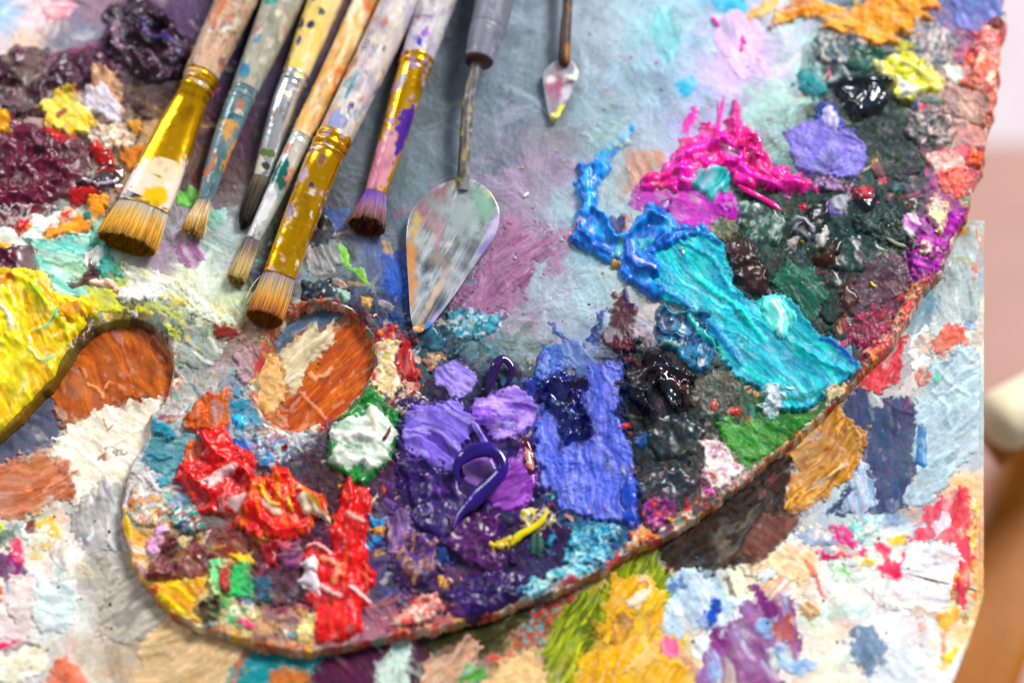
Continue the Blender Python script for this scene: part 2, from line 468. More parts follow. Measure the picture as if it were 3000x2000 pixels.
def slab(name, loops, z, zt, zbm, parent):
    bm = bmesh.new(); edges = []
    for lp in loops:
        vs = [bm.verts.new((*P3(x, y, z)[:2], zt)) for x, y in lp]
        edges += [bm.edges.new((vs[i], vs[(i + 1) % len(vs)])) for i in range(len(vs))]
    bmesh.ops.triangle_fill(bm, use_beauty=True, edges=edges)
    r = bmesh.ops.extrude_face_region(bm, geom=bm.faces[:])
    for v in [g for g in r['geom'] if isinstance(g, bmesh.types.BMVert)]: v.co.z = zbm
    bmesh.ops.recalc_face_normals(bm, faces=bm.faces[:])
    me = bpy.data.meshes.new(name); bm.to_mesh(me); bm.free(); me.materials.append(MATS['slab_wood'])
    o = bpy.data.objects.new(name, me); SC.collection.objects.link(o)
    o.location = -origin(parent); o.parent = parent
    return o

def idw(points, X, Y, p=3.2, soft=18.0):
    xs = np.array([q[0] for q in points], float); ys = np.array([q[1] for q in points], float)
    val = np.array([list(lin(q[2])) + [q[3] if len(q) > 3 else 0.3] for q in points])
    out = np.zeros(X.shape + (4,)); wt = np.zeros(X.shape)
    for x, y, v in zip(xs, ys, val):
        w = 1.0 / ((X - x) ** 2 + (Y - y) ** 2 + soft ** 2) ** (p / 2 * 1.4)
        out += w[..., None] * v; wt += w
    return out / wt[..., None]

def ground(sheet, points, warp0, warp1, seed, flecks, step=10.0):
    """colour of the old dried layer: soft fields near the middle, broken crust elsewhere"""
    gx = np.arange(sheet.gx[0] - 90, sheet.gx[-1] + 90, step); gy = np.arange(sheet.gy[0] - 90, sheet.gy[-1] + 90, step)
    cx, cy = np.meshgrid(gx, gy); base = idw(points, cx, cy)
    def samp(X, Y):
        u = np.clip((X - gx[0]) / step, 0, len(gx) - 1.01); v = np.clip((Y - gy[0]) / step, 0, len(gy) - 1.01)
        i = v.astype(int); j = u.astype(int); fu = (u - j)[..., None]; fv = (v - i)[..., None]
        return (base[i, j] * (1 - fu) + base[i, j + 1] * fu) * (1 - fv) + (base[i + 1, j] * (1 - fu) + base[i + 1, j + 1] * fu) * fv
    X, Y = sheet.X, sheet.Y
    g = samp(X, Y)[..., 3]
    n1 = fbm(X, Y, 24, seed, 4, 0.62); n2 = fbm(X, Y, 24, seed + 1, 4, 0.62)
    A = warp0 + warp1 * g
    b = samp(X + A * n1, Y + A * n2)
    C = b[..., :3]; grit = samp(X + 12 * n1, Y + 12 * n2)[..., 3]
    f1 = fbm(X, Y, 13, seed + 3, 3); f2 = fbm(X, Y, 6, seed + 4, 2); big = fbm(X, Y, 70, seed + 5, 3)
    C = C * np.clip(1 + (0.05 + 0.20 * grit) * f1 + (0.03 + 0.08 * grit) * f2 + 0.10 * big, 0.3, 1.7)[..., None]
    pal = cols(flecks); k = len(pal)
    sel = np.clip(((fbm(X, Y, 60, seed + 6, 2) * 0.6 + 0.5) * k), 0, k - 1).astype(int); sel = (sel * 5 + (vn(X / 40, Y / 40, seed + 7) * 2).astype(int)) % k
    fm = fbm(X, Y, 17, seed + 8, 3); w = smooth(0.66 - 0.2 * grit, 0.82 - 0.2 * grit, fm)[..., None] * (0.10 + 0.40 * grit)[..., None]
    C = C * (1 - w) + pal[sel] * w
    H = 0.22 * big + (0.05 + 0.16 * grit) * f1 + 0.03 * f2 + grit * 0.42 * (ridged(X, Y, 30, seed + 9, 2) - 0.3) + 0.18 * w[..., 0]
    return C, H, grit, samp

def strokes(sheet, C, H, grit, samp, n, seed, flecks, far=45, hmax=.5, odd=.10, lo=.08, big=1.0, calm=False):
    """many small overlapping knife and brush marks in the colours found near by"""
    rg = random.Random(seed); pal = cols(flecks)
    ny, nx = C.shape[:2]
    for i in range(n):
        x = rg.uniform(sheet.gx[0], sheet.gx[-1]); y = rg.uniform(max(-40, sheet.gy[0]), sheet.gy[-1])
        jx = int((x - sheet.gx[0]) / sheet.cs); iy = int((y - sheet.gy[0]) / sheet.cs); g = grit[iy, jx]
        if calm and (g > .3 or x < 880): continue
        if not calm and rg.random() > lo + .75 * g: continue
        L = rg.uniform(9, 44) * big * (1.5 - .7 * g); w = rg.uniform(3.5, 12) * big * (1.4 - .6 * g)
        a = math.pi * (math.sin(x * .0061 + seed) + math.cos(y * .0073)) + rg.gauss(0, .5)
        r = int((L + 10) / sheet.cs) + 1
        i0, i1, j0, j1 = max(0, iy - r), min(ny, iy + r), max(0, jx - r), min(nx, jx + r)
        X = sheet.X[i0:i1, j0:j1] - x; Y = sheet.Y[i0:i1, j0:j1] - y
        if X.size < 9: continue
        u = X * math.cos(a) + Y * math.sin(a); v = -X * math.sin(a) + Y * math.cos(a) + 0.004 * rg.uniform(-1, 1) * u * u
        st = vn(u / 30 + i, v / 3.6, seed + i); nn = vn(u / 9, v / 7 + i, seed + i + 1)
        d = (u / L) ** 2 + (v / w) ** 2 + .45 * nn + .25 * st
        m = smooth(1.0, .65, d) * np.clip(.75 + .5 * st, 0, 1)
        c = samp(np.array([[x + rg.gauss(0, far * (.3 + g))]]), np.array([[y + rg.gauss(0, far * (.3 + g))]]))[0, 0, :3] * rg.uniform(.62, 1.4)
        if rg.random() < odd * (g + .1): c = pal[rg.randrange(len(pal))]
        op = rg.uniform(.3, .75) if calm else rg.uniform(.35, 1) * (.35 + .65 * g)
        mm = (m * op)[..., None]
        C[i0:i1, j0:j1] = C[i0:i1, j0:j1] * (1 - mm) + c * (1 + .12 * st)[..., None] * mm
        H[i0:i1, j0:j1] += m * rg.uniform(.08, hmax) * (.25 + .75 * g) * (1 + .4 * st)

def filler(sheet, n, seed, samp, grit, flecks, poly, lo, hi, hh, odd, name, mats='sdw', far=30):
    """small overlapping dabs in the colours round about"""
    rg = random.Random(seed); k = 0; tries = 0; pl = flecks.split()
    while k < n and tries < n * 60:
        tries += 1
        x = rg.uniform(sheet.gx[0] + 160, 2300); y = rg.uniform(0, 1500)
        if y < sheet.gy[0]: continue
        i = int((y - sheet.gy[0]) / sheet.cs); j = int((x - sheet.gx[0]) / sheet.cs)
        if i >= grit.shape[0] or j >= grit.shape[1] or not sheet.keep[i, j]: continue
        if poly(x, y) < 8 or grit[i, j] < .33 or rg.random() > grit[i, j] ** 1.4: continue
        r = rg.uniform(lo, hi); asp = rg.uniform(.45, 1); a = rg.uniform(0, math.pi); m = 9
        pts = []
        for q in range(m):
            t = 2 * math.pi * q / m; rr = r * rg.uniform(.65, 1.2)
            u, v = math.cos(t) * rr, math.sin(t) * rr * asp
            pts.append((x + u * math.cos(a) - v * math.sin(a), y + u * math.sin(a) + v * math.cos(a)))
        def hx(c): return ''.join('%02x' % int(255 * min(1, max(0, (12.92 * q if q < .0031308 else 1.055 * q ** (1 / 2.4) - .055)))) for q in c)
        cc = []
        for _ in range(3):
            c = samp(np.array([[x + rg.gauss(0, far)]]), np.array([[y + rg.gauss(0, far)]]))[0, 0, :3] * rg.uniform(.5, 1.5)
            cc.append(hx(c) if rg.random() > odd else rg.choice(pl))
        sheet.dab(pts, ' '.join(cc), rg.uniform(*hh), math.degrees(a) if rg.random() < .7 else None, st=rg.uniform(.3, .8), rough=rg.uniform(4, 9), dry=rg.choice([0, 0, .25]),
                  m=rg.choice(mats), fold=rg.choice([0, 0, .5]), name=name, thin=.45, edge=rg.uniform(5, 10))
        k += 1
# ------------------------------------------------------------------ the palette: dried ground layer
pal_root = empty('paint_palette', P3(1176, 700, ZB), 'kidney-shaped wooden artist palette crusted with many colours of oil paint', 'palette')
PS = Sheet(-150, 2340, -170, 1520, 2.4, 0.0); PS.root = pal_root
slab('wood_board', [inset(OUT, 7), inset(HOLE, -7)], 0.0, -0.0016, -THK + 0.0004, pal_root)
G0 = """10,20,a9c8e8,.3 90,30,ead0d2,.3 130,90,8d8a98,.3 200,60,8a8a9e,.3 220,25,9a7f90,.4 60,110,e8c9b5,.3 430,60,5d4a6a,.5 450,140,5a5568,.5 560,100,2a2450,.3 580,150,3a3050,.3
510,280,54384a,.3 540,330,5d4258,.25 500,380,6f5a52,.3 480,420,5a4448,.4 640,180,5a4a66,.25 690,100,6a5f70,.25 800,60,806a70,.2 700,230,504858,.2 650,330,545a52,.3 900,230,667078,.15 940,330,74808a,.15 1000,200,707c86,.15 1040,60,5c686e,.15 1010,60,566268,.15
1200,80,929eaa,.15 1200,250,70858f,.15 1350,100,a0aab8,.15 1400,60,a8b4c0,.15 1450,200,98acba,.15 1500,60,98c0ca,.15 1560,140,98bccc,.15 1600,40,bcd0da,.12 1640,20,7cb4d0,.12
1700,100,d0b5dc,.12 1660,170,c5b0dc,.12 1740,130,d9b8e0,.12 1760,220,b5d3d0,.15 1820,60,bfdcdc,.12 1830,120,bcd8d8,.12 1770,300,a9cbc4,.25 1600,240,a5aed0,.12 1560,300,b5b0dc,.15 1500,300,a8bccc,.12 1380,300,98a8b2,.15 1330,250,7f9aa2,.12
1480,410,b09a94,.15 1250,380,9a8a9e,.15 1280,320,8d8c94,.12 1150,330,8a8f9e,.15 1020,350,74828c,.15 950,420,6f7f85,.15 1170,430,9d8fa6,.15 1240,470,a290a8,.15 1300,480,93a0b0,.2 1200,520,a487a0,.2 1180,600,9a6f8e,.2 1130,660,94668a,.2 1250,570,a5648a,.2 1100,700,8d5f7d,.25
1260,650,98aeb8,.2 1310,640,a4b8c2,.2 1350,560,98b8c6,.2 1300,720,a4b2c0,.25 1400,640,98b4ba,.25 1380,700,a8bcc8,.25 1480,690,c8c0b4,.25 1470,740,b5a8b5,.3 1200,720,a890a8,.2 1190,770,98a8a8,.4 1330,780,8f9ab0,.35 1100,760,5f8c98,.8 1050,800,4f6068,.9 1180,810,6a7f84,.7 1010,770,36505c,.8
920,560,707b88,.3 880,600,5a6a9a,.4 910,660,3a55a5,.4 860,620,6a6f88,.4 800,600,77828a,.4 750,580,8a8f95,.4 720,540,3a3f48,.8 720,640,9a9f9f,.4 770,660,4a4a4a,.8 830,720,43485e,.8 900,740,3a5070,.8 950,770,344458,.9 870,700,3a3a55,.9
1480,440,a8c4c8,.3 1640,480,9aa8a0,.3
1880,250,6a706f,.8 1850,330,7d9a94,.5 2000,400,3d5a58,1 2050,330,4a5a58,1 2100,400,55605f,1 1950,560,2a4543,1 1850,520,33524d,1 2050,550,34504c,1 1750,500,5f665c,.8 1780,560,486258,.9 1900,650,264c44,1 1800,660,2a4442,1 1850,740,24544a,.9 1790,610,3c5a52,1 2000,660,524248,.7 2060,640,624450,.7 1970,720,573f49,.7 1990,770,8a3a5a,.9 2040,500,3a5050,1
2100,600,8a3a80,.8 2150,500,9a4a9a,.8 2140,420,c08aa0,1 2200,350,e07a80,1 2230,250,d8a090,.9 2180,200,c8a5a0,.8 2250,150,e88a70,1 2250,100,c06a80,1 2280,30,7a6fb0,.6 2200,40,6f7aa8,.7 2150,120,8a8890,.9 2100,160,7f7f88,.9 1920,120,5a6a70,.9 1960,90,4f6068,.9 2120,330,6a6f70,1 2150,290,8f7f80,1 2180,300,b09a98,1 2080,280,3f5250,1
1700,900,4c6056,.9 1640,860,5a6058,.9 1560,980,283634,1 1500,1050,28383f,1 1560,1100,343a3a,1 1620,960,48544a,1 1650,1050,a8a498,1 1720,1000,3f7a3f,.6 1780,980,3a7a3a,.7 1680,1080,dcaeb8,1 1600,1150,54444a,1 1520,1160,704060,1 1540,1020,283c44,1
950,900,42404e,1 980,880,405058,.9 950,930,443c58,1 1060,900,46566a,.9 1130,860,4a6470,.8 1200,860,566a70,.8 1210,830,6a7876,.8 900,1000,5a4a55,.8 720,1030,5a4a58,.8 760,1090,5a4548,.8 850,1180,665660,.9 900,1130,5a3a5a,.9 950,1200,5a3a78,.9 1050,1180,4a2a6a,.9 1000,1300,4a3468,.9 1100,1300,4a2050,.9 1200,1250,3f2a55,.9 1150,1360,35205a,.9 1300,1270,3c3c62,1 1250,1220,2c2c50,1
1250,1320,4a90a8,1 1330,1240,4a90a8,1 900,1370,4a4a68,.8 880,1300,3f4f78,.6 950,1420,d07a7a,.9 1050,1390,c08a80,.9 860,1440,a07080,.9 700,1430,b89a90,.9 620,1420,8a7078,.9 600,1350,5a5570,.8 640,1300,9a5a70,.7 480,1400,e8d5a5,.9 560,1440,e0c0a0,.9 400,1360,f0b030,.6
330,1150,e8d8d0,1 350,1100,dcd6d8,1 320,1200,f0b060,.9 400,1180,7ab0a5,1 380,1080,4a8a9a,.6 440,1000,7aa0a8,.9 430,880,b0aea8,.8 450,800,98a098,.7 500,850,a89a9a,.7 560,790,98746a,.6 540,880,8a8fa0,.7 560,960,5a8fa8,.9 600,1010,d8c8b8,.9 640,1040,3a80a8,.9 690,1060,607a90,.9 470,770,8f9f88,.6 540,760,7a4a40,.5 480,880,a0a09c,.8 420,940,c8c4c0,.9
430,560,b0a8b5,.35 400,590,a890a8,.35 450,600,d0d8cc,.3 480,560,9fb5b0,.3 500,480,7d7074,.3 520,530,b0bcbc,.3 430,640,dce0bc,.3 480,640,dce4d8,.3 520,700,d0d8b8,.3 570,700,8a9070,.4 590,600,5a6054,.5 660,560,4a4c44,.6 620,480,5c6660,.3 620,660,3c4848,.7
100,560,c8d0c8,.4 180,600,98d0c4,.2 250,720,c8cc60,.4 240,690,c0c46a,.3 80,720,f0d810,.2 250,730,4a3428,.3 300,722,5a4030,.3 200,760,5a4a30,.3 60,945,8a6a10,.2 120,880,7a5a18,.2 380,770,4a5a58,.5 400,850,7a8a8a,.6 50,450,701a40,.4 300,300,4a3038,.7 340,320,d8b890,.6
1000,930,262445,.9 1090,940,2c2a58,.8 1070,1020,3a2a70,.8 1220,1020,3c3a90,.8 920,1100,341c54,.9 980,1130,2c1450,.9 880,1080,4a2c44,.9 1100,1240,30103c,.9 1180,1190,3a1c50,.9 1420,950,24306a,.8 1230,960,30409a,.7 1440,840,1c2040,.8 1460,800,202438,.8 1600,880,2a342c,1 1480,960,141a20,1 1530,900,14141c,1 1600,1060,26342e,1 1650,930,38463a,1 1430,1240,285878,1 1380,1170,3c4a90,.8 960,1380,4a2a4c,.9 1000,1440,b85050,.9 820,1250,5a3a5a,.9 790,1030,3a2a3c,.9 740,1150,4a2c34,.9 690,1290,6a3048,.9 560,1110,7a2030,.8 450,1100,386a80,.9 420,1200,5a3a38,.9 560,1250,8a3a30,.9 660,1380,8a4a5a,.9 540,1400,8ab070,.9 600,1440,d8a860,.9 760,1120,443038,.9 870,1220,483a70,.9
1730,540,2c3e34,1 1820,570,1c302c,1 1900,480,20302e,1 1940,520,1c2c2a,1 2000,470,263634,1 1980,600,1e302c,1 2060,460,2c3c3a,1 1760,720,1c3a38,.9 1900,720,1c463c,.9 1880,790,1c5a58,.9 1960,320,38484a,1 2000,290,2c3a3c,1 1900,160,344448,1 2060,250,3a4a40,1 2100,450,505a5a,1 1800,430,5a7068,.9 1740,480,4a5a50,.9"""
GP = []
for q in G0.split():
    a = q.split(','); GP.append((float(a[0]), float(a[1]), a[2], float(a[3])))
FL = 'e8dcd0 2a3a40 e8a0b0 2f8a90 d8b060 1c1c24 8a4060 f0f0f0 3a5a48 c85a40'
C, H, GRIT, SAMP = ground(PS, GP, 10, 30, 11, FL)
VIV = 'f0e4d8 1c2430 e86a90 1f98a8 f0b838 14141c a02a6a f8f4f0 2a7a50 e0582a 3a58b8 8a68c8 f4c8b0 d02838 70b8c8 5a3428'
strokes(PS, C, H, GRIT, SAMP, 15000, 3, VIV, hmax=.45, odd=.16, lo=.15)
strokes(PS, C, H, GRIT, SAMP, 5200, 17, VIV, far=100, hmax=.34, odd=0, big=1.7, calm=True)
# brushed rim of many old colours
SDP = np.minimum(poly_sd(PS.X, PS.Y, OUT), -poly_sd(PS.X, PS.Y, HOLE))
SDN = SDP + GRIT * (5.0 * fbm(PS.X, PS.Y, 26, 5, 2) - 1) + 1.5 * fbm(PS.X, PS.Y, 40, 6, 2)
rimw = smooth(34, 6, SDN) * smooth(300, 420, PS.X)
rc = cols('f0d8b8 e06030 f0b028 d02848 3a2438 f4e4cc 40a890 a81858 e88a50')
rn = np.clip((fbm(PS.X, PS.Y, 34, 21, 2) * 0.6 + 0.5) * 9, 0, 8.99).astype(int); rn = (rn * 4 + (vn(PS.X / 60, PS.Y / 60, 23) * 3).astype(int)) % 9
rw = np.maximum(rimw * smooth(-0.1, 0.4, fbm(PS.X, PS.Y, 40, 22, 2)) * 0.8, smooth(9, 1, SDN) * smooth(300, 420, PS.X) * .85)[..., None]
C = C * (1 - rw) + rc[rn] * rw
H = H + 0.5 * rimw * ridged(PS.X, PS.Y, 26, 24, 2)
R = 7.0
edge_drop = np.where(SDN >= R, 0, np.where(SDN >= 0, (1 - np.sqrt(np.clip(1 - (1 - np.clip(SDN, 0, R) / R) ** 2, 0, 1))) * 1.3, 1.3 - SDN / 6.0 * (THK * 1000 - 1.4)))
PS.H = H * smooth(-3, 5, SDN) - edge_drop
wl = smooth(6, 0, SDN)[..., None]
PS.C = C * (1 - wl * .6) + np.stack([box(C[..., q], 3, 2) for q in range(3)], -1) * wl * .6
PS.keep = SDN > -5.2
use = SDN > -6.2
full = (slice(None), slice(None))
PALETTE_GROUND = (full, use, PS.H.copy(), PS.C.copy())
PS.emit('paint_layer', full, use, PS.H, PS.C, 'paint_dry', 'dried, mottled layer of old paint covering the wood')

PS.fade = smooth(-4.5, 5, SDN)
d = PS.dab
d('1660,440 1760,420 1880,440 1990,470 2080,440 2110,520 2080,600 2050,640 1960,660 1930,760 1860,770 1800,690 1720,660 1650,560', '1c302c 263c36 14221f 304a42 223a44', .8, 50, .5, m='d', crust=.45, lab='dark green black undercoat', rough=16, feather=12)
d('1850,240 1960,220 2080,250 2140,300 2120,400 2040,430 1990,400 1990,330 1920,290', '2c3c3c 3a4a4a 1e2c2c 4c5c58', .7, 30, .5, m='d', crust=.45, lab='slate green undercoat', rough=16, feather=12)
d('1440,800 1560,790 1640,850 1700,890 1660,960 1640,1040 1600,1110 1540,1200 1470,1190 1440,1050 1430,950', '16201e 222e2c 0e1414 2e3c36 1c2c3c', .8, 70, .5, m='d', crust=.45, lab='black green undercoat', rough=16, feather=12)
d('900,1180 1000,1170 1150,1180 1290,1190 1330,1240 1290,1330 1180,1380 1060,1410 960,1380 900,1300', '2c1448 3a1a58 1c0c34 481c58 1e1a4a', .8, 60, .5, m='w', fold=.6, lab='deep purple undercoat', rough=18, feather=12)
d('880,900 960,890 1010,850 1080,830 1200,830 1240,880 1230,940 1100,960 1000,960 920,960', '242c40 2c3a48 1a2034 30405a 3a3050', .7, 30, .5, m='d', crust=.45, lab='dark blue grey undercoat', rough=16, feather=12)
d('600,1060 700,1030 780,1060 800,1110 770,1180 720,1230 740,1340 680,1400 600,1380 560,1290 640,1240', '3c2630 50303c 2a1a24 5a3c48', .7, 60, .5, m='d', crust=.45, lab='dark wine undercoat', rough=16, feather=12)
filler(PS, 170, 41, SAMP, GRIT, VIV, lambda x, y: SDP[int((y - PS.y0) / PS.cs), int((x - PS.x0) / PS.cs)], 10, 30, (.4, 1.3), .16, 'paint_dab')
# ---- top left
d('120,130 230,100 280,150 270,230 200,215 150,200', '7a4560 8f5f78 6a3a52', .8, 20, m='s', lab='mauve smear', dry=.2)
d('10,120 60,100 110,115 120,150 150,130 240,115 250,175 200,205 150,215 110,200 100,260 60,265 20,300 -40,300 -40,140', '34142a 50203a 240e1c 7a4a60', 3.4, fold=1.0, lump=.5, m='w', lab='lumpy plum paint')
d('270,170 420,180 430,230 400,265 330,270 290,240', '3a2028 4a3038 2a1820', 1.2, fold=.6, m='s', lab='dark brown smear', crust=.5)
d('240,40 270,5 330,-10 360,20 400,60 430,90 435,150 410,190 330,190 290,170 260,140 245,90', '2a1226 42203a 160a18 4a3872', 4.4, fold=1.2, lump=.5, m='w', lab='thick folded plum paint clump', ridges=[([(340,80),(360,105),(395,100),(415,130)],7,1.6,'5a4a86'),([(330,150),(360,170),(400,165)],6,1.4,None),([(265,60),(275,110),(300,150)],8,1.6,'8a7080')])
d('90,20 150,0 180,20 150,45 100,50', 'e88a98 f0c0c8 d85a70', .6, 10, dry=.3, lab='pink smear')
d('225,160 270,170 275,230 280,265 240,250 200,240 205,210', 'c89a78 d8b090 b07a5a', 1.6, 70, m='s', lab='tan ridge of paint')
d('205,205 240,200 280,250 275,290 240,270 200,245', 'd5cfe0 e8e0e8 c8b8d0', 1.2, m='s', lab='pale lilac patch')
d('190,310 220,285 270,290 310,310 300,345 250,355 210,345', 'd8b89a f0e8e0 a8805a e8d8c8', 1.4, crust=.9, m='s', lab='beige crust')
d('290,285 325,280 330,310 300,315', 'd8a020 c88a18', 1.2, m='s', lab='small ochre dab')
d('-40,320 20,270 100,300 180,315 205,350 215,400 190,430 130,460 60,490 -40,515', '5c1030 70183e 460c28 8a3054', 3.2, fold=.8, lump=.45, m='w', lab='broad crimson plum mass', ridges=[([(70,390),(100,375),(140,385),(165,410)],10,1.5,None),([(20,340),(60,350),(110,345)],9,1.2,None)])
d('110,220 170,205 180,225 230,285 200,315 150,310 105,290 115,265 88,250', 'f5c325 fbe07a f0b010', 1.6, 45, .4, m='s', lab='yellow flake with fanned edge', ridges=[([(135,270),(150,262)],9,.3,'a8604a')])
d('-40,250 25,265 30,285 26,312 0,320 -40,315', 'f5b820 e89a10', 1.6, m='s', lab='yellow dab at the edge')
d('100,300 180,318 160,330 100,320', 'd01828 b01020', 1, m='w', lab='thin red line of paint', rough=4)
d('200,340 215,330 250,350 262,380 250,395 225,385', 'b00018 d01028 5a0818', 2.2, fold=.8, m='g', lab='glossy red dab')
d('280,350 330,340 340,380 300,390 275,380', 'd88a18 c87a10 a86020', 1.2, m='s', lab='ochre smear', rough=9)
d('160,437 212,424 240,437 235,450 212,460 175,477', 'c01018 9a1020 d02a28', 1.8, 20, m='w', lab='deep red stroke')
d('184,420 215,405 262,375 285,395 280,430 240,442 205,437', '3a1030 201024 70183a', 2.2, fold=1, m='g', lab='glossy dark violet dab', ridges=[([(190,420),(225,432),(265,420)],4,.8,'b8a8b8'),([(215,405),(245,395),(270,400)],3,.8,'c01838')])
d('240,435 275,430 280,470 250,500 235,480', '2a2a4a 4a3a50 d88a30', 1, crust=.6, m='s', lab='dark mixed crust')
d('0,480 110,470 150,480 90,500 40,520 -40,520', '4a4a5a c8b8b8 8a2a3a e8e0e0', 1, crust=.7, m='w', lab='mixed crumbly edge')
d('-40,525 82,517 82,497 135,490 160,500 140,517 100,547 82,562 45,572 -40,555', 'f0ead8 dfe8e0 f5e5d0', 1.6, 15, fold=.4, m='w', lab='cream swirl')
d('135,490 165,485 185,500 160,512 130,520', 'e05040 f0c0a8 d84030', 1.2, m='w', lab='red and cream fleck')
d('32,527 75,507 74,525 50,544', 'e88a10 d02018 f0a020', 1.6, m='w', lab='orange and red fleck')
d('212,457 247,450 252,480 220,512 207,532 160,542 100,552 120,527 160,512 190,495', 'f28c10 f5a020 e07a10', 1.7, -25, .45, m='s', lab='orange stroke')
d('60,552 80,547 83,558 68,562', '1f9088', 1, m='s', lab='teal fleck', rough=4)
d('-40,565 82,565 87,592 80,635 20,640 -40,627', '4a1028 5d1a35 3a0c1c', 2, fold=.6, m='w', lab='maroon block')
d('-10,560 26,570 24,576 0,575', 'e8b010', 1.2, m='w', lab='yellow fleck', rough=3)
# ---- pale teal and yellow on the left
d('87,555 125,547 210,537 220,567 195,592 200,630 155,652 195,667 210,690 162,687 140,675 107,642 82,632 86,592 75,565', '9fd5c8 86cfc0 bfe0d0 a5cfa8', 1.0, 12, .35, m='s', lab='pale teal field', ridges=[([(100,600),(140,612),(190,600),(215,580)],4,.5,'8ab89a'),([(130,575),(150,570),(170,580)],3,.4,'60d0c8')])
d('195,487 215,487 212,507 198,505', '158a80', 1.2, m='s', lab='teal fleck', rough=4)
d('210,507 230,512 225,547 255,567 272,610 287,630 270,642 232,640 215,617 235,592 225,567 212,547', '18a098 20b0a5 108878', 1.3, crust=.5, m='s', rough=8, lab='crumbly turquoise stroke')
d('197,582 225,570 240,582 225,607 200,625', 'f2ece5 e0e4e0', 1.5, 60, m='w', lab='white dab')
d('205,597 213,615 237,632 205,634', '4a1018 38101a', 1.8, m='g', lab='dark maroon fleck', rough=3)
d('212,662 270,670 267,692 287,712 212,717 207,692', 'bfc878 c8c850 a8b860', .8, 60, m='s', lab='pale olive patch')
d('262,585 300,610 360,620 430,650 480,690 540,735 552,765 530,757 490,742 440,715 380,690 300,692 272,694 292,650 280,620', 'f5f0e8 e8efe8 ddd8b0 cfe0d8', 1.0, 42, .9, dry=.85, m='s', lab='white feathered brush stroke', thin=.3)
d('270,665 300,655 340,670 330,690 285,700 268,692', 'f2e6de f8f0ea', 1.2, 30, m='s', lab='creamy white dab')
d('187,637 212,637 250,645 270,660 265,668 225,656 200,648', 'f5d8d0 e8a5a5 fff0e8', 1.3, 20, m='s', lab='pale pink flake', rough=4)
d('155,652 190,648 200,632 235,635 190,655 172,664', '48101c 6a1828', 1.6, m='w', lab='maroon streak', rough=4)
d('275,712 350,692 410,705 430,737 415,790 400,780 375,747 335,725 282,724', 'dcd848 d0dc70 e4e088 b8d080', .4, 35, .8, dry=.7, m='d', lab='yellow green smear', thin=.75, feather=12)
d('370,660 430,690 440,710 400,705 360,680', 'd8c840 c0b030 e8e0a0', .5, 40, .8, dry=.6, m='s', thin=.5)
d('299,714 312,714 315,726 302,728', 'd8d5d0', 1, rough=2, m='s', lab='round pale spot')
d('-60,640 30,627 55,625 100,632 115,667 140,682 175,687 212,697 217,715 190,727 200,747 175,767 165,795 125,856 98,892 60,930 8,985 -60,1030', 'f6d400 fade14 f0b400 f4c80a f8e448', 2.6, 62, .16, fold=.55, bleed=.4, m='w', lab='broad glossy yellow field', mixs=40,
  ridges=[([(0,700),(25,730),(30,760)],6,1.6,'f8ecd0'),([(75,665),(95,685),(102,705)],7,.8,'a8d020'),([(30,640),(60,650),(100,690),(120,720)],6,1.4,None),([(146,718),(120,745),(95,762)],3,.9,'70d0b0'),([(136,715),(130,738)],3,.7,'50b890'),([(0,662),(28,640)],8,1,'e08a10'),([(95,836),(125,820)],3,.8,'80d8c8'),([(70,800),(90,830)],4,1.2,'f8f4c0'),([(150,690),(170,700),(205,705)],6,1,'f8e840')])
d('145,705 190,700 195,725 165,745 148,730', 'e8a818 d89010 f0b830', 1, 60, m='s', lab='gold patch in the yellow')
d('165,800 185,765 212,745 260,728 300,726 260,738 215,764 185,796 175,806', '2a2a50 e8b090 d8d8e8 3a3a3a f0c8a8', 1.2, crust=.9, m='s', rough=5, lab='crumbs along the notch')
d('402,470 410,440 445,430 460,445 455,470 420,482', '80cc60 6ac048 90d880', .5, 40, .6, dry=.4, m='d', lab='soft green smear', thin=.6)
d('495,742 520,747 550,752 548,770 525,782 500,767', '7a2a20 8a3428', .9, m='s', lab='brown red patch')
d('400,560 450,545 480,600 450,620 410,600', '9a6a90 b088a8 a8b8b0', .4, 60, .9, dry=.7, m='d', thin=.6, lab='faint violet smear')
d('470,480 520,480 520,520 490,540 468,520', '80b8a8 a0c8c0 90b0a8', .4, 50, .9, dry=.6, m='d', thin=.6)
# ---- between the brushes and above the thumb hole
d('735,490 780,500 770,540 740,570 705,592 698,560 720,520', '1c2028 2a3040 404858', .9, crust=.8, m='w', lab='blue black crust')
d('740,470 800,480 800,520 770,530', '4a5a90 5a6aa0 6a7080', .4, 60, .6, dry=.5, m='d', thin=.5)
d('698,567 788,555 790,605 748,632 708,632 693,600', '8f9698 a5a8a5 6f7578 b0a8a8', .6, 65, .7, dry=.3, m='s', lab='grey scraped patch', thin=.4)
d('875,580 933,572 940,642 933,685 900,675 888,630', '3555b0 4a6ac0 2f4590', .5, 70, .8, dry=.5, m='s', lab='blue smear', thin=.3)
d('783,562 798,577 800,607 838,625 853,657 828,637 808,622 785,600', '4ac860 8ad020 60b040', .7, 50, .6, dry=.3, m='s', rough=5, lab='bright green streak')
d('693,660 700,642 763,640 775,667 763,687 728,699 698,686', '15181f 203040 2f4a55 10141a', 1.8, fold=.8, m='w', lab='blue black clump')
d('628,762 640,735 683,694 728,690 773,682 782,700 740,703 695,709 655,738 636,768', 'c05020 8a3a20 d87030 7a5548 5a2a20', 1.4, crust=.9, m='s', rough=5, lab='rust crust on the hole rim')
d('773,660 800,672 800,694 787,704 778,690', '8fb5a8 a8c8b8', .8, m='s', lab='mint dab')
d('790,700 830,690 860,730 870,780 850,770 830,735', '2f2a40 3a5060 5a3a58 202028', 1.2, crust=.9, m='s', lab='dark crust beside the hole')
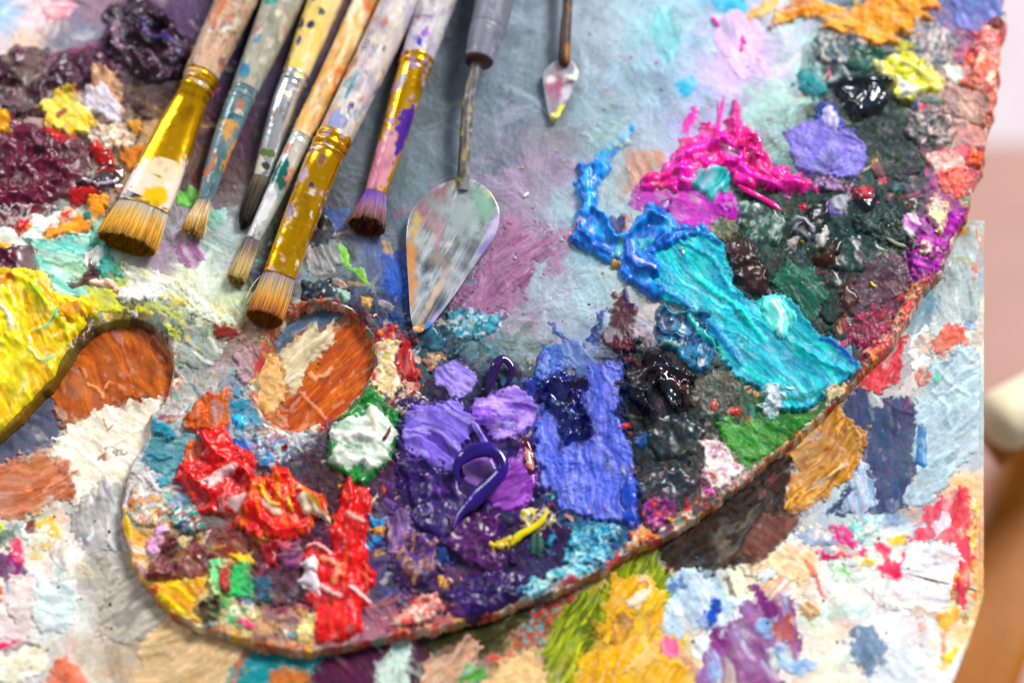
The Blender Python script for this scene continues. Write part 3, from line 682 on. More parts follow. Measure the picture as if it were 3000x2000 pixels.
d('1110,600 1145,540 1180,520 1280,530 1286,575 1250,622 1180,682 1110,722 1060,716 1038,690 1080,640', '96688a a07a98 987090 a28ca2', .3, -42, .6, m='d', lab='mauve brushed field', thin=.75, feather=22, dry=.2, rough=24)
d('1033,717 1088,712 1150,722 1147,756 1113,784 1050,776 1025,750', '3fa0b8 8fc0cc 2a7a95 c0d0d0 205a70', 1.2, crust=.9, m='s', lab='teal and white lumps')
d('940,750 1000,755 1030,780 1010,810 950,800', '1f4a60 2a3540 2a6a80', 1, crust=.9, m='w', lab='dark teal crumbs')
# ---- the smooth middle, top right of centre
d('1393,322 1453,287 1456,307 1426,332 1401,370 1396,392 1351,396 1356,362', '1f9ad8 3aa5dc 2f8fc8', .35, -50, .8, dry=.35, m='d', lab='thin sky blue smear', thin=.5)
d('1436,345 1526,347 1533,380 1490,410 1460,452 1430,430 1440,390', 'b8968a c09a88 b0a098', .35, 70, .6, dry=.3, m='d', thin=.5, lab='tan smear')
d('1500,20 1560,10 1570,90 1540,150 1500,120', '84c4cc 90c8d0 98c0c8', .25, 80, .7, dry=.4, m='d', thin=.6)
d('1545,190 1590,170 1600,205 1570,225 1550,215', '58b0d8 70b8d8', .3, 30, .6, dry=.3, m='d', thin=.6)
d('1640,0 1710,0 1720,30 1680,40 1650,30', '58b4da 70bcd8', .4, 20, m='d', thin=.3, lab='light blue patch')
d('1630,40 1690,25 1740,55 1750,120 1755,180 1700,180 1670,130 1640,90', 'd4b8e0 dcc0e6 c8b0dc', .45, 60, .4, m='d', thin=.3, lab='pale lilac field')
d('1340,300 1440,270 1450,330 1400,345 1350,340', '94aeb2 a4bcc0', .6, crust=.25, m='d', lab='wrinkled grey film')
# ---- violet magenta smear, then thick magenta
d('1451,430 1546,434 1600,415 1688,450 1698,505 1651,502 1626,532 1576,527 1543,505 1501,487 1451,479', 'c020b0 a82aa8 d850c0 b870c8', .8, 18, .6, m='s', lab='violet magenta brushed smear', dry=.15)
d('1561,300 1590,250 1610,245 1600,280 1580,310', 'e840b0 d8a8d8', .5, -60, .8, dry=.6, m='s', lab='magenta flecks')
d('1691,222 1703,240 1703,295 1713,303 1741,322 1748,345 1775,385 1810,405 1849,408 1878,434 1859,444 1826,449 1764,440 1713,436 1676,412 1640,400 1601,420 1546,442 1468,436 1476,400 1521,390 1551,370 1561,337 1581,330 1608,302 1651,298 1676,268', 'f015a0 e00f8c ff3ab5 d80880', 2.6, 35, .45, fold=.7, lump=.4, m='w', lab='thick magenta paint swirl', rough=8,
  ridges=[([(1690,235),(1685,290),(1680,330)],6,2,None),([(1640,340),(1665,330),(1700,350),(1700,375),(1670,380)],6,2.4,'ff40b8'),([(1720,350),(1745,395),(1790,420),(1840,430)],9,2.2,None),([(1700,390),(1740,420),(1790,440)],7,1.8,'ff5ac0'),([(1560,370),(1600,345),(1640,340)],8,1.6,'ff60c4'),([(1560,400),(1620,390),(1660,385)],7,1.5,None),([(1600,310),(1620,330),(1660,325)],6,1.6,None)])
d('1655,345 1690,350 1705,362 1690,375 1665,365', '7a4a78 a890b0 5a2a50', .6, 30, m='g', lab='violet hollow in the magenta', rough=3)
d('1588,427 1606,407 1633,394 1673,397 1674,422 1661,440 1646,447 1643,461 1626,463 1623,444 1596,438', '2a8ab8 4ac8c0 8ab0c0 40b8c0', 1.8, -62, .6, m='w', lab='cyan flake on the magenta', rough=3)
d('1508,470 1520,460 1540,462 1545,480 1528,492 1510,486', '6a1a70 9a60a8 4a1050', 2.4, fold=.6, m='w', lab='small purple lump', rough=4)
# ---- right dark area
d('1628,532 1651,502 1688,512 1698,542 1660,560 1638,547', '7a7a70 8a7a50 5a6a60', .9, crust=.5, m='s', lab='olive grey patch')
d('1690,470 1760,470 1800,500 1790,560 1740,560 1700,520', '2f4a40 1f5a50 9ab0a8 3a5a4a', 1, crust=.9, m='w', lab='green black crust')
d('1676,547 1713,547 1721,567 1738,600 1761,630 1770,677 1726,676 1703,650 1676,617 1656,580', '2a1a1a 3f2025 1a1214 5a4a48', 2, fold=.9, m='w', lab='brown black lumps')
d('1800,600 1870,620 1900,680 1860,760 1830,720 1800,680 1770,650', '1f5a48 2a6a58 184a40', .7, 50, .7, m='s', lab='dark green smear')
d('1900,560 1990,540 2040,580 2020,620 1950,630 1900,610', '183a38 2a4a48 102a28 3a5a50', 1.2, crust=1.0, m='w', lab='dark green crumbs')
d('1960,500 2060,480 2100,520 2080,560 2000,560', '2a4440 20302c 48605a', 1.2, crust=1.0, m='s', lab='grey green crumbs')
d('1980,600 2070,590 2095,640 2060,690 1990,700 1950,680 1970,640', '5c4450 6a4c58 4a3c44', .6, -15, .6, m='s', lab='brown violet scraped patch')
d('1880,40 1920,70 1990,100 1960,150 1900,150 1870,110', '2f4a58 3a5a60 4a5a68 c8c0b8', 1.2, crust=.9, m='s', lab='slate crust')
d('1826,175 1849,157 1874,157 1901,190 1899,220 1874,228 1846,212 1824,195', '10808a 1a8f95 2a5a60', 1.0, 30, .5, m='s', lab='round teal dab')
d('1969,110 2014,105 2046,122 2011,150 2001,174 1951,150', '1a4a38 0f5a48 3a6a60', 1.8, fold=.7, m='w', lab='dark green dab')
d('1764,70 1779,32 1839,22 1884,12 1930,30 1970,20 2009,-30 2149,-30 2158,27 2114,30 2146,52 2089,65 2122,93 2109,98 2076,80 2059,82 2060,111 2026,108 1979,92 1944,72 1929,84 1896,62 1884,42 1839,48', 'f5960f f8a820 e88a08 f0b040', 1.8, 20, .5, fold=.5, m='s', lab='broad orange stroke', crust=0, rough=7)
d('1713,45 1730,15 1758,-10 1800,-10 1790,20 1750,42 1726,52', 'f0a020 f8c060 e89010', 1.0, -30, .6, dry=.3, m='s', lab='orange yellow streak')
d('1800,0 1870,-20 1880,8 1820,14', 'b06a40 c8885a', .8, 10, m='s', lab='brown patch at the top')
d('2064,95 2104,102 2099,122 2059,117', 'b5b850 c8c060', .8, 15, m='s', lab='lime patch', rough=4)
d('2011,140 2044,132 2069,128 2096,130 2126,145 2164,185 2154,212 2114,219 2089,240 2059,226 2039,215 2019,175', 'c0b820 d8d860 e8e8b0 98a030', 2.0, 45, .5, fold=.6, m='w', lab='yellow green swirl', ridges=[([(2018,150),(2020,175)],6,1.4,'e8e8c0'),([(2075,150),(2100,160),(2140,190)],6,1.2,'e0e090')])
d('2055,195 2075,190 2105,212 2085,224 2062,216', 'd0d0d8 e0e0c8', 1, 40, m='w', lab='pale patch in the green')
d('2044,218 2062,230 2095,240 2090,254 2064,246 2048,232', '5a6010 3a4808', 1.8, fold=.5, m='w', lab='olive fringe', rough=5)
d('2114,220 2164,228 2156,246 2101,234', '2a8078 1f6a68', .8, 15, m='s', lab='teal green streak')
d('1904,197 1924,185 1976,173 2026,173 2052,192 2052,212 2039,237 2024,260 1969,281 1954,255 1939,245 1919,212', '0a1824 12283a 081018 1f3a50', 3.6, rim=.1, lump=.25, m='g', lab='glossy blue black drop', rough=3, edge=16, flat=.9, ridges=[([(1925,195),(1980,190),(2040,195)],9,1.2,None),([(1969,275),(1962,240),(1975,225)],5,1.4,None),([(2000,210),(1995,240)],5,.9,None)])
d('1871,240 1911,237 1936,282 1929,300 1869,280', '2a4098 3a50a8', .9, m='s', lab='navy patch')
d('1809,300 1846,280 1889,275 1919,295 1959,300 1984,330 1992,360 1979,392 1964,418 1924,407 1864,402 1839,392 1821,365 1811,332', '8078c8 8a80d0 6a68b8', 1.2, 15, .5, m='s', lab='periwinkle violet patch', rough=5)
d('1891,257 1909,250 1926,280 1914,307 1896,284', 'd8c8f0 b8b0e8 e8e0f8', 1.4, 70, m='w', lab='pale lilac petal', rough=2)
d('1859,417 1900,404 1964,424 1954,438 1894,440', 'a880b0 5a3040 c8a8d0 403048', 1, crust=.9, m='s', lab='lilac crumbs')
d('1904,467 1939,449 1956,452 1939,488 1914,492', 'a8a5b8 98a0a8', .7, 60, m='s', lab='pale grey smear')
d('1960,455 1975,440 2010,440 2012,462 1996,489 1976,479', '15202f 1a2a3a', 2.2, m='g', lab='dark base of a dried drop', rough=3)
d('1959,439 1984,428 2006,433 2002,459 1984,465 1964,454', 'b04a58 a03a48 c06068', 1.4, m='g', lab='dull red flattened drop', rough=2, rim=.5)
d('1834,470 1856,468 1852,482 1836,482', 'c02030 90101c', 1.2, m='w', rough=3, lab='small red fleck')
d('1850,468 1900,462 1905,510 1880,540 1850,510', '16201f 243230 0f1616', 1.6, fold=.8, m='w', lab='black green dab')
d('1809,519 1829,503 1848,503 1873,537 1875,556 1851,563 1814,542', '7a8088 2a3540 505a64 1f2a34', 2.0, 50, .6, m='w', lab='grey and black swirl', ridges=[([(1822,512),(1850,512),(1868,540)],4,1.2,'b0b0b4'),([(1832,530),(1845,525),(1858,545)],4,1,'182028')])
d('1801,554 1834,548 1828,573 1808,574', 'b5a8a8 c8bcb8', 1.2, m='s', lab='off-white dab', rough=4)
d('1878,570 1882,545 1897,527 1900,540 1887,572', 'a8a8a5 c0c0bc', 1.6, -60, m='w', lab='pale sliver of paint', rough=2)
d('1880,575 1910,550 1930,560 1925,590 1890,595', '141e1c 3a2a24 22302e', 1.6, fold=.8, m='w', lab='black brown clump')
d('1866,589 1914,592 1915,609 1894,620 1871,605', '4a2418 5a3020', 1.8, fold=.6, m='w', lab='chocolate brown lump', rough=4)
d('1931,659 1949,656 1969,682 1965,702 1944,715 1931,692', '4a2418 5f3424', 2.0, 65, .7, m='w', lab='ribbed chocolate brown lump', rough=3)
# ---- right rim
d('2190,-30 2306,-30 2306,45 2260,70 2220,82 2188,40', '8078b8 6a80b8 9088c0', .8, 60, .6, m='d', lab='periwinkle corner')
d('2100,60 2150,50 2200,90 2180,150 2130,150 2090,110', '8a8890 c8c0b8 5a6a78 d8c8c0 70707a', 1.2, crust=1, m='s', lab='grey and cream crumbs')
d('2255,60 2305,45 2300,120 2292,200 2286,250 2272,300 2255,290 2250,220 2210,200 2240,150 2232,110', 'e86a58 f09a70 e04a80 f0c8b0 a84a40 c87868', 1.6, crust=1.2, m='s', lab='coral crust on the rim')
d('2262,55 2290,42 2312,55 2300,75 2275,72', '5a2020 782c28 3a1414', 2.4, fold=.6, m='s', lab='dark red lump on the rim', rough=4)
d('2165,160 2205,150 2215,180 2190,195 2168,185', 'c8d0c8 e8e4d8', .9, m='s', lab='pale grey dab')
d('2176,187 2264,225 2276,262 2239,288 2169,252', 'c8a598 d8b8a8 b08a80 988080', .9, 35, .8, m='s', lab='pinkish brown brushed patch')
d('2100,250 2170,270 2180,330 2120,350 2080,310', '6a6c70 48585a 9a8c90 3a4648 c8b0a8', 1.2, crust=1, m='s', lab='grey crumbs')
d('2134,362 2169,348 2209,362 2222,392 2180,400 2146,392', 'f5c0b5 e89a90 f8e0d8', 1.4, crust=.8, m='s', lab='pale pink crust')
d('2222,345 2256,360 2254,398 2222,392', 'e85030 f07050 c83828', 2, fold=.7, m='s', lab='orange red lump')
d('2146,404 2189,390 2242,415 2236,434 2219,456 2164,453 2156,430', 'e84a50 f08070 d83040', 1.6, fold=.6, m='s', lab='red pink rim paint')
d('2089,504 2126,492 2174,492 2176,480 2216,490 2206,524 2181,569 2170,590 2161,606 2138,644 2114,656 2099,637 2081,592 2106,567 2121,542', '9a1a95 b030a8 7a1880 c050b0', 1.4, 12, .6, m='s', lab='bright purple field on the rim', ridges=[([(2085,600),(2110,620),(2125,650)],4,.8,'6a1068')])
d('2134,464 2154,452 2166,464 2178,482 2170,512 2164,544 2144,529 2126,499', 'f5e8c0 f0c850 f5f0e8 f0dcb0', 1.8, crust=.7, m='s', lab='cream and yellow lump')
d('2112,567 2156,570 2164,592 2130,592', 'f0e5c0 e8c870 9a1a95', 1.2, crust=.7, m='s', lab='cream flecks on the purple')
d('2070,500 2100,490 2120,520 2090,545 2070,530', 'c890c0 a868b0 e0c8d0 605860', .8, 50, .7, dry=.3, m='s', lab='lilac brushed patch')
d('1955,725 2000,700 2060,722 2040,770 2000,802 1960,792 1948,760', '8a2a4a a03a5a 5a2a3a b03a60 4a2834', 1.2, crust=.8, m='s', lab='maroon crust')
d('2082,655 2142,640 2124,677 2083,748 2052,794 2012,832 1988,812 2040,760 2060,720 2072,690', 'e86070 f08a60 c03a60 e8a040 5a3040 f0b0a0', 1.6, crust=1.2, m='s', lab='coral pink crust along the rim')
d('1975,855 2000,828 2052,790 2046,806 1995,860 1980,876', 'e8b840 8a1a40 f0d070 6a1430', 1.6, crust=1.1, m='s', rough=4, lab='yellow and maroon rim crust')
# ---- cyan and blue
d('1546,553 1611,533 1640,553 1662,575 1664,610 1682,660 1702,690 1740,698 1764,679 1806,690 1836,717 1866,762 1904,784 1966,834 1971,846 1950,871 1926,881 1894,901 1871,928 1839,936 1800,948 1766,926 1751,881 1688,868 1673,836 1646,790 1601,731 1588,716 1551,699 1508,686 1480,650 1478,595', '18b0c4 20bccc 109ab8 38c8c8 1490b0', 1.7, 40, .5, fold=.08, flat=.95, lump=.12, grow=7, bleed=.3, m='s', lab='broad turquoise swathe', mixs=44, rough=5,
  ridges=[([(1500,660),(1560,690),(1640,760),(1700,840)],9,1.0,'1284b8'),([(1560,560),(1640,600),(1680,680)],5,.8,None),([(1600,640),(1680,700),(1760,790)],6,.9,'58dcd4'),([(1700,720),(1790,770),(1880,830),(1950,860)],8,1,None),([(1890,780),(1930,805),(1966,838)],7,.8,'1560b0'),([(1800,920),(1860,915),(1900,890)],9,.4,'148a88'),([(1610,540),(1650,565)],5,1.0,'1a7fd0')])
d('1755,690 1800,684 1822,735 1800,780 1775,770 1745,720', '5ad8c8 88e4dc 40c8c0', 1.3, 60, .6, m='w', lab='mint highlight of thick paint', ridges=[([(1775,700),(1790,740),(1785,775)],6,1.2,'c8f0ec')])
d('1336,385 1398,388 1362,420 1367,454 1362,486 1390,503 1400,532 1410,551 1428,551 1451,526 1494,497 1483,473 1504,481 1542,509 1550,528 1611,523 1618,538 1576,545 1546,558 1513,572 1485,594 1503,617 1508,634 1496,642 1474,630 1520,672 1508,688 1474,666 1438,637 1426,606 1376,589 1334,564 1311,548 1326,512 1338,480 1330,430', '1a86dc 0f6fc8 2a9ae8 0c60b8', 2.6, 70, .3, lump=.35, m='w', grow=8, lab='thick folded cerulean blue ribbon', rough=4, rim=.6,
  ridges=[([(1345,400),(1350,460),(1345,500)],7,1.2,'38a8ea'),([(1364,486),(1390,505),(1400,533),(1409,553),(1429,553),(1455,530),(1497,500)],7,3.2,'1f90e4'),([(1497,500),(1535,515),(1545,535),(1510,565)],8,2.4,None),([(1338,545),(1360,570),(1400,585)],6,1.8,'0d5cb8'),([(1440,560),(1438,600),(1460,618),(1500,634)],8,2.6,'1264c0'),([(1452,600),(1475,612),(1500,630)],4,1.2,'c8bcd8'),([(1425,560),(1418,590)],7,.8,'70b8a8'),([(1550,532),(1580,530),(1612,530)],5,1.4,None)])
d('1468,560 1490,545 1500,560 1485,575 1470,575', '48b0a0 68c0b0 20a0c0', .8, crust=.5, m='w', lab='green fleck in the blue', rough=4)
d('1396,502 1448,487 1448,527 1426,546 1406,543', '1a2a70 3a3a60 b07a78', .6, 85, .9, dry=.2, m='s', lab='navy brush mark', thin=.2)
d('1292,545 1310,525 1330,500 1332,508 1315,535 1298,548', 'c08098 d098a8', .5, -50, m='s', rough=2, lab='pink streak')
d('1401,600 1426,605 1424,616 1410,614', 'b08a20 d0a830', 1.2, m='w', rough=2, lab='ochre fleck')
d('1250,738 1290,758 1320,785 1378,792 1390,745 1396,700 1370,738 1345,790 1300,800', '2a3a90 3a4aa0 24306a', .5, 60, .9, dry=.6, m='s', lab='thin blue dry brush', thin=.4)
d('1433,662 1441,687 1459,707 1454,747 1452,784 1446,811 1393,800 1383,767 1401,729 1416,679', '4a1828 5a2030 3a1838 2a2a70', 1.0, 84, .6, m='s', lab='dark maroon wedge stroke')
d('1501,722 1526,699 1551,717 1596,713 1628,722 1620,745 1628,767 1640,790 1648,815 1622,853 1596,856 1576,834 1546,809 1513,784 1500,754', '0f5a90 0a3a60 2a80a8 104a70', 1.9, fold=1.1, m='w', lab='crumpled deep blue paint', ridges=[([(1525,705),(1540,725),(1590,718),(1625,725)],5,1.6,'3a7a90'),([(1505,750),(1530,770),(1570,775)],5,1.4,None),([(1520,790),(1560,800)],5,1,'8ab0a8'),([(1580,730),(1610,770),(1640,800)],6,1.2,'48b8b0')])
# ---- strip between the holes
d('400,800 470,770 520,790 500,830 450,850 410,840', 'a8aca4 90988f c8c8c0', .7, 30, .8, dry=.4, m='s', lab='grey scraped strip', ridges=[([(430,788),(445,800),(470,812)],4,.8,None)])
d('537,816 575,805 577,885 552,880 545,846', '9a8088 a88c90 886c74', .9, fold=.4, m='s', lab='mauve grey patch')
d('475,899 500,905 515,888 527,893 532,959 524,993 462,993 430,983 430,959 450,934', 'c86a10 d86a18 b85a20 c05038', 1.3, 84, .6, m='s', lab='burnt orange stroke')
d('342,956 356,962 390,979 413,1009 398,1008 350,992 344,984', '1a90a8 107a95', 1.8, m='s', lab='teal ridge by the notch', rough=4)
d('350,999 420,1014 427,1059 387,1097 328,1060 332,1021', '4a8a98 5a909a 3a7f95', .9, 15, .5, m='s', lab='grey teal patch', ridges=[([(345,1045),(370,1055),(395,1050)],3,.7,'1f7a95')])
d('350,1091 390,1099 392,1116 365,1116', '1f8aa8 2f98b0', 1, m='s', lab='teal fleck', rough=4)
d('325,1092 345,1095 375,1125 360,1130 335,1112', 'ece0ea d8c8dc', 1, 40, m='s', lab='pale pink strip', rough=4)
d('532,924 575,904 578,934 540,948', '1f7f98 2f8fa8', .8, 30, dry=.4, m='s', lab='teal smear')
d('537,957 567,953 566,985 540,975', '1f90c8 58b0d8', 1.2, m='w', lab='blue dab', rough=5)
d('545,1009 575,996 579,1034 550,1038', '1a70c0 2a60a8', 1, 60, m='s', lab='bright blue dab')
d('585,1005 640,995 680,1010 660,1060 620,1080 590,1060', '1a80b8 e0e4e4 2a90c8 c8d8d8 a02030', 1.1, crust=.8, m='s', lab='blue and white mixed crust')
d('600,945 640,985 690,995 740,980 700,1003 640,1003 600,985', 'f0e4d0 e8c8a0 d8d8c0 f4f0e8', 1, crust=.5, m='s', lab='cream rim of the hole')
d('668,990 695,985 705,1000 690,1035 670,1030', 'c0c4c8 90a0a8', 1.2, 70, m='s', lab='grey fleck', rough=4)
# ---- reds
d('415,1060 440,1010 470,1020 460,1060 430,1075', 'e07010 d05818 f08820', 1.6, fold=.5, m='w', lab='orange dab beside the red')
d('455,994 475,999 525,989 533,1014 562,1042 584,1059 584,1081 600,1110 600,1180 540,1195 462,1171 425,1136 408,1109 414,1070 450,1064 470,1034', 'e01010 c81018 f03020 a80c14', 2.6, fold=1.0, lump=.5, m='w', lab='thick scarlet paint clump', ridges=[([(470,1005),(490,1040),(520,1060)],7,1.6,'f02820'),([(430,1090),(450,1110),(480,1140)],8,1.6,None),([(540,1070),(575,1100),(590,1140)],7,1.4,None),([(470,1110),(500,1095),(542,1076)],9,.6,'d8b0b0')])
d('470,1109 542,1074 542,1094 487,1128', 'd8b8b8 d8a0a0 e0c8c8', 1, -28, .8, m='s', lab='pinkish white streak in the red', dry=.2)
d('500,1150 560,1140 600,1160 580,1190 520,1185', 'e89090 c82028 d8c8c8', 1.2, crust=.8, m='w', lab='red and white crumbs')
d('588,1098 620,1104 624,1078 660,1078 670,1106 700,1118 728,1130 752,1166 737,1182 722,1200 700,1230 650,1247 600,1242 560,1226 540,1200 560,1170', 'f04010 e83010 f07018 d02010 e81c10', 2.6, 75, .4, fold=.8, m='w', lab='orange red glossy clump', ridges=[([(603,1125),(612,1150),(640,1165)],5,1.8,'f8c010'),([(660,1150),(675,1175)],5,1.6,'f8b810'),([(640,1090),(642,1150)],6,1.2,'f08020'),([(600,1200),(640,1225),(690,1215)],9,1.6,'e02010'),([(610,1160),(640,1180)],9,1,'f8d8c0')])
d('682,1112 716,1130 752,1180 755,1196 735,1180 700,1178 690,1150', 'd86a40 b08030 e8d8c0 a0a8a8', 1.4, 50, .5, m='w', lab='curled cream and ochre ribbon', rough=3, ridges=[([(684,1112),(718,1132),(754,1185)],4,1.6,'e83a20'),([(690,1175),(740,1190)],5,1,'e8d8c0')])
d('580,1225 640,1245 650,1260 600,1260 575,1245', 'a87a28 8a4020 c08a30', 1.2, 10, m='w', lab='ochre shadowed streak')
d('633,1251 693,1241 700,1301 650,1318 638,1281', '8a4060 a86080 5a3060 c06878', 1.1, -20, .6, m='s', lab='mauve pink mix')
d('600,1250 640,1258 632,1310 600,1290', 'c02028 a01830 70203a', 1.6, fold=.6, m='w', lab='crimson dab')
d('808,1092 815,1116 846,1129 849,1154 845,1191 839,1251 840,1296 859,1321 859,1340 841,1356 851,1385 827,1395 830,1448 777,1475 727,1479 722,1426 717,1388 706,1366 726,1350 706,1338 697,1296 700,1258 724,1244 763,1271 763,1226 772,1191 772,1146 790,1119', 'e81408 f03010 c81008 f06048', 2.1, 82, .55, fold=.5, m='w', lab='long scarlet drip', rough=6, ridges=[([(805,1100),(812,1150),(800,1200)],7,2,'f4402c'),([(702,1260),(722,1248),(760,1275)],5,1.8,'f4b0b0'),([(800,1185),(835,1200)],7,1,'f8a8a0'),([(745,1285),(780,1300),(770,1340)],7,1.2,'f09878'),([(740,1350),(785,1372)],6,1.2,'f4b8b8'),([(808,1351),(848,1381)],5,1.2,'fadcdc'),([(838,1300),(855,1325)],5,1.0,None)])
d('695,1296 725,1280 732,1300 728,1315 705,1310', 'f8f4f4 f0e8e8', 2.2, m='w', lab='white lump beside the red', rough=3)
d('678,1336 712,1311 729,1331 738,1368 718,1352 700,1345', 'eadce4 f4eef2 c8a8c0', 1.4, 25, .9, m='w', lab='white streaked smear', rough=3)
d('725,1395 825,1398 828,1446 775,1472 730,1474', 'ec1c08 e03010 f04020', .5, 86, .8, m='s', lab='matt scarlet smear')
d('690,1420 725,1415 725,1475 690,1470', 'f0e0a0 e8c040 f4e8c8', 1, crust=.7, m='s', lab='pale yellow crust')
# ---- lower left lobe
d('375,1226 445,1236 497,1276 477,1318 450,1328 335,1338 325,1328 350,1288 370,1271', '6a2830 8a4048 4a1a20 a86870', 2.0, fold=.9, m='w', lab='maroon brown clump')
d('332,1243 375,1234 371,1258 355,1280 336,1261', 'e8b0d8 f0c8e0', 1.6, m='s', lab='pale pink flake', rough=3)
d('355,1213 380,1202 391,1221 360,1232', 'd8a0d0 e0b8dc', 1.4, m='s', lab='lilac pink dab', rough=4)
d('412,1241 440,1235 438,1259 418,1260', 'f0d080 f4e4b0', 1.4, m='s', lab='cream dab', rough=5)
d('300,1150 360,1130 400,1160 380,1200 330,1210 295,1190', 'f0e4dc f09a30 2a8a88 e8d8e0 d8702a 50a090', 1.2, crust=1, m='s', lab='white orange and teal crust')
d('400,1150 450,1170 470,1210 430,1235 390,1200', '1a6a90 2a9a90 d86a30 e0d8d0 1a5a80', 1.2, crust=1, m='s', lab='blue and teal crust')
d('276,1170 290,1165 298,1200 300,1260 290,1262 278,1228', 'e8c010 f0d030', 1, m='s', lab='yellow rim', rough=4)
d('300,1290 322,1286 345,1320 325,1335 305,1300', 'f0b8b0 e89a98', 1, m='s', lab='pink rim', rough=5)
d('385,1343 470,1326 466,1351 450,1383 446,1408 472,1440 405,1413 358,1373 345,1351', 'f5c010 f0a010 f8d830 f0b020', 1.3, 30, .4, m='s', lab='yellow orange wedge')
d('340,1345 365,1348 362,1368 345,1362', 'e8806a d86a58', 1, rough=4, m='s', lab='coral dab')
d('520,1273 575,1266 577,1296 535,1295', 'f0d020 e8c028', 1, crust=.4, m='s', lab='yellow patch')
d('530,1301 576,1296 581,1336 576,1371 530,1366 512,1378 520,1402 524,1380 530,1346', '10c870 20b060 50d890', 1.3, fold=.4, m='s', lab='bright green patch')
d('487,1286 507,1283 513,1316 521,1338 508,1372 490,1351 470,1336 480,1316', '68c880 80d090 50b070', 1.3, 70, .5, m='s', lab='soft green stroke')
d('500,1300 530,1300 525,1370 512,1350', 'b02a30 90202a', 1, m='s', lab='red streak', rough=5)
d('520,1395 580,1390 600,1420 560,1440 520,1425', 'f4e8c8 30b880 f0a830 f8f4e8', 1, crust=.8, m='s', lab='cream and green crust')
d('555,1421 586,1431 586,1442 560,1440', 'e85080', 1, rough=4, m='s', lab='pink streak')
d('468,1424 500,1426 498,1444 470,1438', '10808a 18909a', 1, rough=4, m='s', lab='teal rim dab')
d('452,1376 475,1365 506,1373 506,1411 495,1429 470,1427 450,1401', '2a1418 3a1a1a 1a1010', 1.9, fold=.5, m='s', lab='black brown chunk', rough=4)
d('575,1330 620,1320 625,1380 590,1390', '4a4a68 3a5a78 2a7a88', 1, 80, m='s', lab='slate patch', crust=.4)
# ---- green and white dab
d('783,964 813,924 838,893 855,888 862,904 888,922 911,944 915,974 912,1010 893,1061 863,1086 838,1118 813,1111 788,1086 763,1076 753,1054 758,1009', '0a7030 108a3a 064a20', 2.2, fold=.6, m='w', lab='glossy emerald green dab', rough=4, ridges=[([(838,896),(856,892),(858,905)],5,1.6,'2a8a48'),([(800,955),(830,925),(850,910)],6,1.2,None)])
d('768,984 800,969 828,959 848,938 870,943 893,974 909,996 893,1056 863,1076 825,1064 770,1074 762,1034', 'd0ddd0 e8e8e0 a8c8b0 b8c8b8', 1.6, 25, .6, fold=.7, m='w', lab='white paint over the green', ridges=[([(800,1010),(830,1000),(850,1010)],8,1.6,'f0f0ec'),([(855,950),(858,990)],8,.8,'d8ccb4'),([(800,1030),(830,1030)],8,-.8,'8aa890')])
# ---- right of the thumb hole
d('858,767 900,747 925,764 963,774 960,788 862,788', 'a01828 c84038 e89050 6a2048', 1.2, crust=.9, m='s', lab='red orange crumbs')
d('860,784 918,784 913,821 913,859 929,891 900,919 860,903 850,879 858,834', 'f0e0a0 e8d070 f5f0e0 f0b8a0 e8d8b0', 1.2, crust=.7, m='s', lab='cream yellow crust')
d('918,794 943,788 946,821 959,859 948,867 913,862 908,834', 'a00c20 c01018 701020', 1.4, 80, .5, m='w', lab='crimson dab')
d('853,841 870,848 864,887 848,880', 'd81848 e84868', 1.2, crust=.4, m='s', lab='pinkish red dab', rough=5)
d('928,871 963,884 950,920 926,900', 'e03040 f0a080 f4c8b0', 1.2, crust=.8, m='s', lab='red and peach crumbs')
d('983,809 1011,816 1001,845 981,835', 'f0c8a0 e8a888 a03030', 1.2, crust=.6, m='s', lab='peach dab')
d('880,920 950,900 990,930 940,960 900,950', '2a3448 c8bcb0 3a2a4a a02a38 e8d8c8', 1.2, crust=1, m='s', lab='dark mixed crumbs')
# ---- lilacs and violets
d('930,930 1000,920 1100,930 1180,1000 1240,1020 1250,1100 1200,1190 1120,1280 1030,1290 960,1260 910,1180 905,1050', '24104c 341a68 160c38 44207c 221c60', 1.0, 40, .5, fold=.5, m='w', lab='deep violet undercoat', rough=12, feather=10)
d('1200,880 1250,860 1300,900 1260,960 1215,950', '1c2a80 2a3a98 101a58', 1.0, fold=.6, m='w', lab='deep blue undercoat')
d('1008,841 1038,828 1078,846 1099,876 1078,904 1033,925 1016,896', '9a88d8 ac9ae4 7a68c4 4a3c8c', 1.0, 35, .6, dry=.2, bleed=1, feather=9, m='s', lab='upper lilac patch', rough=7)
d('932,944 985,930 1060,935 1090,950 1090,984 1088,1009 1063,1039 1045,1064 1038,1090 988,1066 950,1048 925,1021 918,984', '8c7ad8 7a66c8 a294e4 5c44a8 40307c', 1.2, 28, .7, bleed=1, feather=9, rough=12, m='s', lab='broad lilac smear')
d('1088,924 1125,904 1176,891 1201,896 1231,924 1232,964 1206,1000 1176,1010 1138,1005 1113,995 1093,964', 'a484e0 b89cec 8a60cc 6440a0', 1.3, 4, .75, bleed=1, feather=8, m='s', lab='bright lilac ribbed patch')
d('920,1054 988,1066 1045,1094 1063,1134 1088,1159 1050,1263 1013,1272 1000,1238 963,1221 948,1191 938,1134 925,1084', '3a1a70 2a1458 5a3090', 1.5, fold=.8, m='w', lab='deep violet patch')
d('1120,1140 1140,1080 1170,1060 1200,1035 1232,1090 1228,1130 1200,1167 1160,1172 1130,1170', '8a48b0 a060c0 7a3098', 1.1, -22, .7, m='w', lab='purple brushed patch')
d('1068,1080 1090,1055 1130,1050 1140,1080 1110,1115 1075,1115', '8a60b8 a078c8 7048a0', .7, 20, m='w', lab='lilac inside the curl')
